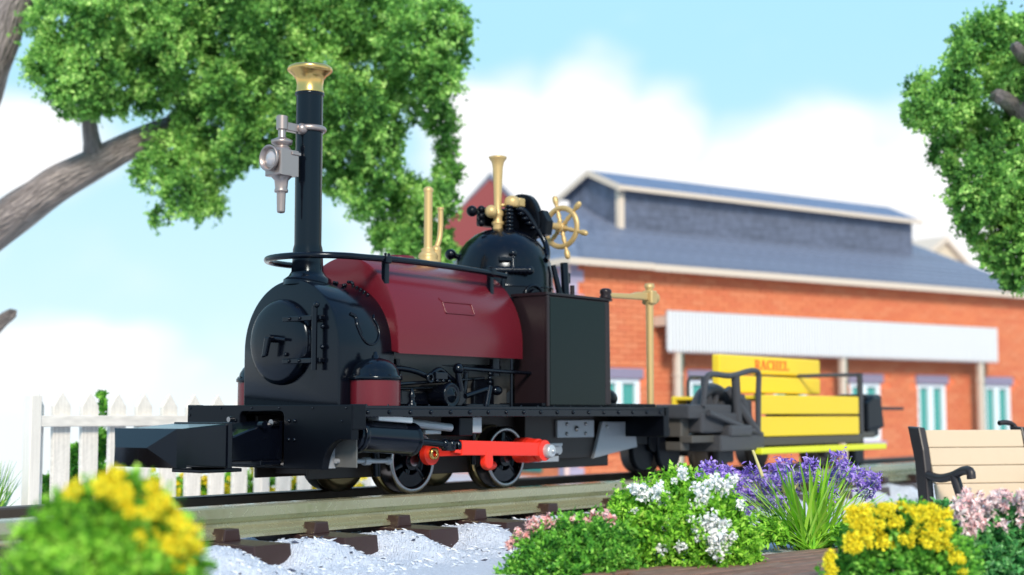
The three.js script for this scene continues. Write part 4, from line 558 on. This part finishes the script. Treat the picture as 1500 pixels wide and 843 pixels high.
// blossoms at spots of a plant, given by photograph direction and distance, relative to its base
const rel = (base, list) => list.map(([x, y, d, s]) => { const p = at(x, y, d); return [p.x - base[0], p.y - base[1], p.z - base[2], s]; });
{
  // near left, yellow: far out of focus
  const d = 5.6, c = at(165, 900, d), b = [c.x, G, c.z], B = (l) => l.map(([x, y, s, dd = 0]) => { const p = at(x, y, d + dd); return [p.x - b[0], p.y - b[1], p.z - b[2], s / 2120 * d, 1, (s / 60) ** 2]; });
  const balls = B([[110, 760, 50], [80, 800, 55, -0.1], [60, 850, 60], [130, 820, 70, -0.15], [190, 790, 70], [150, 740, 45], [200, 745, 50, 0.05], [240, 790, 50, 0.08], [265, 830, 45], [210, 850, 75, -0.15], [130, 900, 90], [230, 900, 80], [60, 920, 80], [270, 880, 50], [140, 960, 110], [230, 980, 110], [180, 720, 38]]);
  const ys = []; const r = rng(31); for (const [x, y, s] of [[160, 708, 24], [178, 728, 24], [170, 695, 16], [148, 716, 16], [222, 712, 15], [232, 735, 22], [218, 750, 16], [248, 755, 22], [222, 796, 26], [208, 786, 14], [272, 782, 22], [285, 800, 18], [262, 822, 20], [250, 800, 16], [108, 716, 15], [98, 724, 10], [190, 750, 14], [200, 815, 12], [244, 838, 14], [262, 768, 14]]) ys.push([x, y, d - 0.25 + 0.15 * r(), s / 2120 * d * 0.9]);
  bush('yellow_flower_bush', 'blurred green bush with yellow blossom in the near left foreground', b, balls, { n: 4200, size: 0.020, cols: lime, seed: 51, lump: 0.5, freq: 4 }, { n: 260, size: 0.34, cols: yellows, at: rel(b, ys) });
}
{
  // white flowers on a bright green bush
  const d = 9.4, c = at(1000, 828, d), b = [c.x, G, c.z], B = (l) => l.map(([x, y, s, dd = 0]) => { const p = at(x, y, d + dd); return [p.x - b[0], p.y - b[1], p.z - b[2], s / 2120 * d, 1, (s / 50) ** 2]; });
  const balls = B([[925, 745, 34], [955, 735, 38, 0.1], [990, 722, 38, 0.2], [1020, 735, 36, 0.1], [1050, 725, 30, 0.2], [930, 780, 44], [975, 775, 56, -0.1], [1025, 780, 56, -0.1], [1065, 770, 40], [1080, 795, 34], [1070, 825, 36, -0.1], [960, 815, 50, -0.1], [1015, 825, 50, -0.15], [915, 810, 40], [930, 835, 36], [1040, 745, 34], [1090, 815, 26], [1000, 703, 22, 0.2]]);
  const fl = [[940, 718, 10], [950, 728, 12], [960, 722, 13], [972, 730, 12], [966, 712, 9], [935, 722, 8], [928, 715, 9], [1000, 690, 9], [1002, 698, 8], [1020, 716, 10], [1030, 726, 12], [1028, 738, 11], [1038, 712, 9], [1048, 704, 10], [1060, 718, 11], [1055, 708, 10], [1075, 700, 9], [1068, 712, 9], [1030, 770, 13], [1042, 762, 13], [1052, 775, 14], [1040, 785, 13], [1055, 790, 12], [1062, 770, 11], [1065, 795, 10], [1045, 800, 11], [1050, 812, 11], [1022, 776, 9], [1012, 760, 8], [1060, 808, 8], [970, 804, 9], [998, 802, 9], [1022, 790, 6], [930, 748, 6], [1085, 740, 8], [1010, 742, 7], [988, 705, 6], [1074, 785, 7]];
  const r = rng(32), whites = [[0.80, 0.83, 0.87], [0.88, 0.90, 0.92], [0.93, 0.93, 0.93]];
  bush('white_flower_bush', 'bright green bush dotted with white blossom in front of the wagon', b, balls, { n: 6000, size: 0.020, cols: lime, seed: 61, lump: 0.5, freq: 5, long: 1.8 }, { n: 80, size: 0.55, cols: whites, at: rel(b, fl.map(([x, y, s]) => [x, y, d - (y > 755 ? 0.34 : 0.2) + 0.08 * r(), s / 2120 * d * 0.98])), inner: 0.5 });
}
{
  // low bush with pink flowers
  const d = 9.0, c = at(830, 843, d), b = [c.x, G, c.z], B = (l) => l.map(([x, y, s, dd = 0]) => { const p = at(x, y, d + dd); return [p.x - b[0], p.y - b[1], p.z - b[2], s / 2120 * d, 1, (s / 50) ** 2]; });
  const balls = B([[790, 805, 36], [835, 790, 40], [870, 800, 44, -0.1], [815, 825, 46, -0.1], [770, 840, 34], [860, 830, 46, -0.15], [900, 820, 36], [905, 790, 30, 0.1], [880, 772, 26, 0.15], [845, 775, 24, 0.1], [750, 858, 30], [800, 855, 50], [860, 860, 50], [910, 850, 40]]);
  const fl = []; const r = rng(33); for (const [x, y] of [[755, 790], [762, 800], [750, 796], [768, 788], [775, 780], [785, 775], [792, 768], [800, 772], [782, 762], [808, 766], [818, 765], [790, 778], [775, 768], [800, 760], [826, 768], [855, 770], [862, 764], [866, 774], [858, 778], [880, 758], [888, 756], [895, 760], [884, 764], [870, 757], [745, 800], [758, 780], [840, 764]]) fl.push([x, y, d - 0.02 + 0.1 * r(), (5.5 + 4 * r()) / 2120 * d]);
  bush('pink_flower_bush', 'low green bush with pink blossom beside the rail in the centre foreground', b, balls, { n: 5600, size: 0.019, cols: greens, seed: 71, lump: 0.5, freq: 5, long: 1.7 }, { n: 60, size: 0.6, cols: [[0.80, 0.30, 0.30], [0.86, 0.48, 0.46], [0.88, 0.68, 0.66]], at: rel(b, fl), inner: 0.1, long: 2 });
}
{
  // yellow mass in the right foreground
  const d = 8.2, c = at(1320, 870, d), b = [c.x, G, c.z], B = (l) => l.map(([x, y, s, dd = 0]) => { const p = at(x, y, d + dd); return [p.x - b[0], p.y - b[1], p.z - b[2], s / 2120 * d, 1, (s / 50) ** 2]; });
  const balls = B([[1270, 800, 44], [1320, 790, 50], [1370, 805, 50], [1400, 825, 40], [1260, 840, 44], [1310, 840, 60, -0.1], [1370, 850, 60, -0.1], [1250, 870, 50], [1330, 890, 70], [1290, 770, 30], [1340, 760, 30]]);
  const fl = []; const r = rng(34); for (let i = 0; i < 165; i++) { const x = 1240 + 150 * r(), lo = 738 + Math.abs(x - 1310) * 0.12; fl.push([x + 4, lo + 60 * r() ** 1.3, d - 0.30 + 0.3 * r(), (3.5 + 6 * r()) / 2120 * d]); } for (let i = 0; i < 34; i++) { const u = r(); fl.push([1360 + 58 * u, 765 + 55 * u + 25 * r(), d - 0.32 + 0.25 * r(), (3.5 + 5 * r()) / 2120 * d]); } for (let i = 0; i < 12; i++) fl.push([1212 + 16 * r(), 810 + 36 * r(), d - 0.3, (5 + 4 * r()) / 2120 * d]); for (let i = 0; i < 24; i++) fl.push([1240 + 30 * r(), 745 + 60 * r(), d - 0.3, (6 + 4 * r()) / 2120 * d]);
  bush('yellow_flower_bush', 'bush covered in golden yellow blossom in the right foreground before the bench', b, balls, { n: 4800, size: 0.020, cols: greens, seed: 81, lump: 0.45, freq: 5, long: 1.6 }, { n: 130, size: 0.42, cols: yellows, at: rel(b, fl), inner: 0.2 });
}
{
  // right corner, pale pink above green
  const d = 8.8, c = at(1465, 870, d), b = [c.x, G, c.z], B = (l) => l.map(([x, y, s, dd = 0]) => { const p = at(x, y, d + dd); return [p.x - b[0], p.y - b[1], p.z - b[2], s / 2120 * d, 1, (s / 50) ** 2]; });
  const balls = B([[1395, 770, 34, 0.2], [1425, 785, 40], [1460, 790, 44], [1500, 780, 46], [1440, 825, 50, -0.1], [1490, 830, 56, -0.1], [1410, 815, 36, 0.1], [1450, 870, 60], [1510, 880, 60], [1540, 810, 50], [1380, 750, 18, 0.25], [1475, 755, 30]]);
  const fl = []; const r = rng(35); for (let i = 0; i < 95; i++) fl.push([1400 + 112 * r(), 722 + 48 * r(), d - 0.22 + 0.25 * r(), (4.5 + 4.5 * r()) / 2120 * d]); for (let i = 0; i < 16; i++) fl.push([1402 + 36 * r(), 745 + 45 * r(), d - 0.24, (4 + 4 * r()) / 2120 * d]);
  bush('pink_flower_bush', 'green bush topped with pale pink blossom in the right corner before the bench seat', b, balls, { n: 5200, size: 0.021, cols: blueGreen, seed: 91, lump: 0.5, freq: 5, long: 2.2 }, { n: 56, size: 0.62, cols: [[0.82, 0.42, 0.44], [0.88, 0.66, 0.66], [0.90, 0.82, 0.82]], at: rel(b, fl), inner: 0.1, long: 2 });
}
{
  // purple flowers over a fan of green blades
  const d = 10.6, c = at(1188, 800, d), b = [c.x, G, c.z], t = thing('purple_flower_plant', 'tall plant of green grassy blades with clusters of purple flowers before the wagon', 'flowering plant', b);
  const r = rng(41), tint = [[0.33, 0.66, 0.05], [0.42, 0.76, 0.08], [0.52, 0.84, 0.16], [0.20, 0.54, 0.05]].map((k, i) => M('blade green ' + 'abcd'[i], k, 0.55, 0, { side: THREE.DoubleSide }));
  const blade = (tip, w, lift) => { const g = new THREE.BufferGeometry(), n = 10, pos = [], idx = [], side = V(-tip.z, 0, tip.x).normalize(); if (side.lengthSq() < 0.1) side.set(1, 0, 0); side.addScaledVector(RIGHT, 0.5).normalize();
    for (let i = 0; i <= n; i++) { const u = i / n, x = tip.x * u, z = tip.z * u, y = tip.y * u + lift * Math.sin(u * Math.PI) * 0.5, k = w * Math.pow(1 - u, 0.6) * (0.6 + u * 0.9); pos.push(x - side.x * k, y, z - side.z * k, x, y + k * 0.5, z, x + side.x * k, y, z + side.z * k); if (i < n) for (const j of [0, 1]) { const a = i * 3 + j; idx.push(a, a + 1, a + 3, a + 1, a + 4, a + 3); } }
    g.setAttribute('position', new THREE.Float32BufferAttribute(pos, 3)); g.setAttribute('uv', new THREE.Float32BufferAttribute(new Float32Array(pos.length / 3 * 2), 2)); g.setIndex(idx); g.computeVertexNormals(); return g; };
  for (let i = 0; i < 230; i++) {
    const u = r(), ang = lerp(-1.25, 1.32, u), len = (70 + 85 * r()) * (0.75 + 0.25 * Math.cos(ang)), tx = 1188 + Math.sin(ang) * len * 1.15, ty = 800 - Math.cos(ang) * len * 0.92, p = at(tx, ty, d - 0.5 + 0.7 * r());
    const o = part('leaf', blade(V(p.x - b[0], p.y - b[1], p.z - b[2]), 0.013 + 0.008 * r(), 0.10 * r()), tint[Math.floor(r() * 4)], t); o.position.set((r() - 0.5) * 0.22, 0, (r() - 0.5) * 0.16);
  }
  const purples = [[0.17, 0.09, 0.48], [0.32, 0.20, 0.70], [0.54, 0.42, 0.86]], vs = [0, 1, 2, 3].map((k) => fluff([[0, 0, 0, 1]], { n: 190, size: 0.25, cols: purples, seed: 400 + k, lump: 0.7, inner: 0.1, long: 2.2, gain: 1 }));
  const cl = [[1030, 690], [1022, 700], [1040, 683], [1050, 695], [1045, 710], [1062, 690], [1072, 698], [1085, 700], [1078, 715], [1090, 715], [1098, 726], [1082, 728], [1070, 735], [1095, 740], [1105, 705], [1115, 698], [1120, 715], [1110, 725], [1130, 705], [1128, 722], [1140, 690], [1148, 682], [1145, 700], [1152, 712], [1160, 720], [1170, 700], [1180, 688], [1186, 680], [1192, 695], [1178, 702], [1195, 706], [1150, 735], [1158, 745], [1162, 730], [1090, 752], [1076, 748], [1230, 672], [1236, 680], [1242, 690], [1228, 690], [1250, 700], [1240, 705], [1256, 694], [1222, 700], [1262, 715], [1272, 702], [1280, 712], [1285, 700], [1268, 722], [1208, 712], [1215, 722], [1136, 735], [1102, 690], [1200, 730], [1120, 740]];
  part('foliage', fluff([[1100, 785, 17], [1118, 788, 14], [1145, 788, 13], [1232, 785, 13], [1258, 782, 17], [1280, 780, 18], [1300, 775, 20], [1130, 775, 18], [1250, 772, 18]].map(([x, y, s]) => { const p = at(x, y, d - 0.3); return [p.x - b[0], p.y - b[1], p.z - b[2], s / 2120 * d, 0.8, (s / 30) ** 2]; }), { n: 2600, size: 0.024, cols: lime, seed: 47, lump: 0.5, freq: 4, long: 2 }), foamM, t);
  const stem = M('flower stem', [0.30, 0.34, 0.12], 0.7);
  for (const [x, y] of cl) { const p = at(x, y, d - 0.15 + 0.4 * r()), s = (9 + 7 * r()) / 2120 * d, o = part('blossom', vs[Math.floor(r() * 4)], petalM, t); o.position.set(p.x - b[0], p.y - b[1], p.z - b[2]); o.scale.set(s * 1.15, s, s * 1.15); o.rotation.y = r() * 6; }
  part('stems', cl.filter((_, i) => i % 2 === 0).map(([x, y]) => { const p = at(x, y, d + 0.1); return bar([(r() - 0.5) * 0.3 + (p.x - b[0]) * 0.4, 0, (p.z - b[2]) * 0.4], [p.x - b[0], p.y - b[1], p.z - b[2]], 0.006, 0.005, 6); }), stem, t).userData.kind = 'stuff';
  for (const [x, y, x2, y2] of [[1103, 640, 1118, 700], [1168, 690, 1155, 730]]) { const p = at(x, y + 20, d), q = at(x2, y2, d); part('seed_stalk', [bar([q.x - b[0], q.y - b[1], q.z - b[2]], [p.x - b[0], p.y - b[1], p.z - b[2]], 0.014, 0.010, 8)], M('pale stalk', [0.62, 0.55, 0.25], 0.7), t); }
}
{
  // grass tuft at the left edge, and plants behind the fence
  const d = 12.4, c = at(-20, 745, d), b = [c.x, G, c.z], t = thing('grass_tuft', 'tuft of spiky green grass at the left edge beside the fence', 'grass', b), r = rng(43);
  const ms = [[0.12, 0.36, 0.03], [0.30, 0.55, 0.06], [0.08, 0.26, 0.16]].map((k, i) => M('grass green ' + 'abc'[i], k, 0.7, 0, { side: THREE.DoubleSide }));
  for (let i = 0; i < 70; i++) { const p = at(-40 + 72 * r(), 672 + 60 * r(), d + (r() - 0.5) * 0.5), s = [(r() - 0.5) * 0.2, 0, (r() - 0.5) * 0.2]; part('leaf', [bar(s, [p.x - b[0], p.y - b[1], p.z - b[2]], 0.012, 0.001, 4)], ms[i % 3], t); }
}
{
  const mk = (name, label, cat, px, d, cols, tufts, seed, n = 2200) => { const c = at(px[0][0], 745, d), b = [c.x, G, c.z], balls = px.map(([x, y, s]) => { const p = at(x, y, d + (s % 3) * 0.05); return [p.x - b[0], p.y - b[1], p.z - b[2], s / 2120 * d, 1, (s / 30) ** 2]; }); const fl = tufts.map(([x, y, s]) => [x, y, d - 0.15, s / 2120 * d]); return bush(name, label, b, balls, { n, size: 0.034, cols, seed, lump: 0.45, freq: 3, long: 1.5 }, { n: 90, size: 0.5, cols: yellows, at: rel(b, fl) }); };
  mk('slender_shrub', 'slender dark green shrub behind the third picket of the fence', 'shrub', [[150, 725, 22], [150, 695, 18], [148, 665, 14], [150, 640, 13], [152, 615, 11], [150, 595, 9], [148, 580, 8]], 13.6, greens, [], 111).userData.category = 'shrub';
  mk('round_shrub', 'small dark green shrub seen between the first fence pickets', 'shrub', [[112, 700, 24], [108, 665, 16], [108, 735, 24], [122, 720, 20], [65, 710, 16], [60, 730, 18]], 13.7, greens, [], 112).userData.category = 'shrub';
  const r = rng(36), px = [], ys = []; for (let i = 0; i < 15; i++) { px.push([215 + i * 21, 712 + 14 * r(), 20 + 6 * r()]); px.push([220 + i * 21, 738, 26]); } for (let i = 0; i < 80; i++) ys.push([205 + 330 * r(), 682 + 46 * r(), 5 + 5 * r()]);
  mk('yellow_hedge', 'low hedge with yellow blossom showing through the fence below the front coupler', 'hedge', px, 15.7, lime, ys, 113, 1400).userData.category = 'hedge';
}
// ---- brown plank path in the front right
{
  const t = tag(thing('garden_path', 'brown plank path in the right foreground between the flower bushes', null, [1.6, -0.372, 3.36], -8 * Math.PI / 180), null, null, null, 'structure');
  const r = rng(45), wt = tex(256, 64, (u, v) => { const n = 0.85 + 0.16 * noise3(u * 3, Math.cos(v * 6.283) * 2, Math.sin(v * 6.283) * 2) + 0.08 * tn(u, v, 9, 1); return [n, n, n]; });
  const ms = [[0.30, 0.16, 0.115], [0.34, 0.185, 0.135], [0.27, 0.14, 0.10], [0.32, 0.19, 0.145]].map((c, i) => M('brown path plank ' + 'abcd'[i], c, 0.75, 0, { map: wt })), g = bx(0.585, 0.04, 0.112, 0, 0, 0, 0.008);
  part('bed', [span(-1.4, 1.45, -0.05, -0.005, -0.22, 1.0, 0)], M('path bed', [0.06, 0.04, 0.03], 0.9), t);
  for (let row = 0; row < 10; row++) for (let k = 0; k < 5; k++) { const o = part('paving_plank', g, ms[Math.floor(r() * 4)], t); o.position.set(-1.1 + k * 0.594 + (row % 2) * 0.28 - 0.14, 0.004 + 0.006 * r(), -0.16 + row * 0.12); o.rotation.y = (r() - 0.5) * 0.012; }
}
renderer.render(scene, camera);
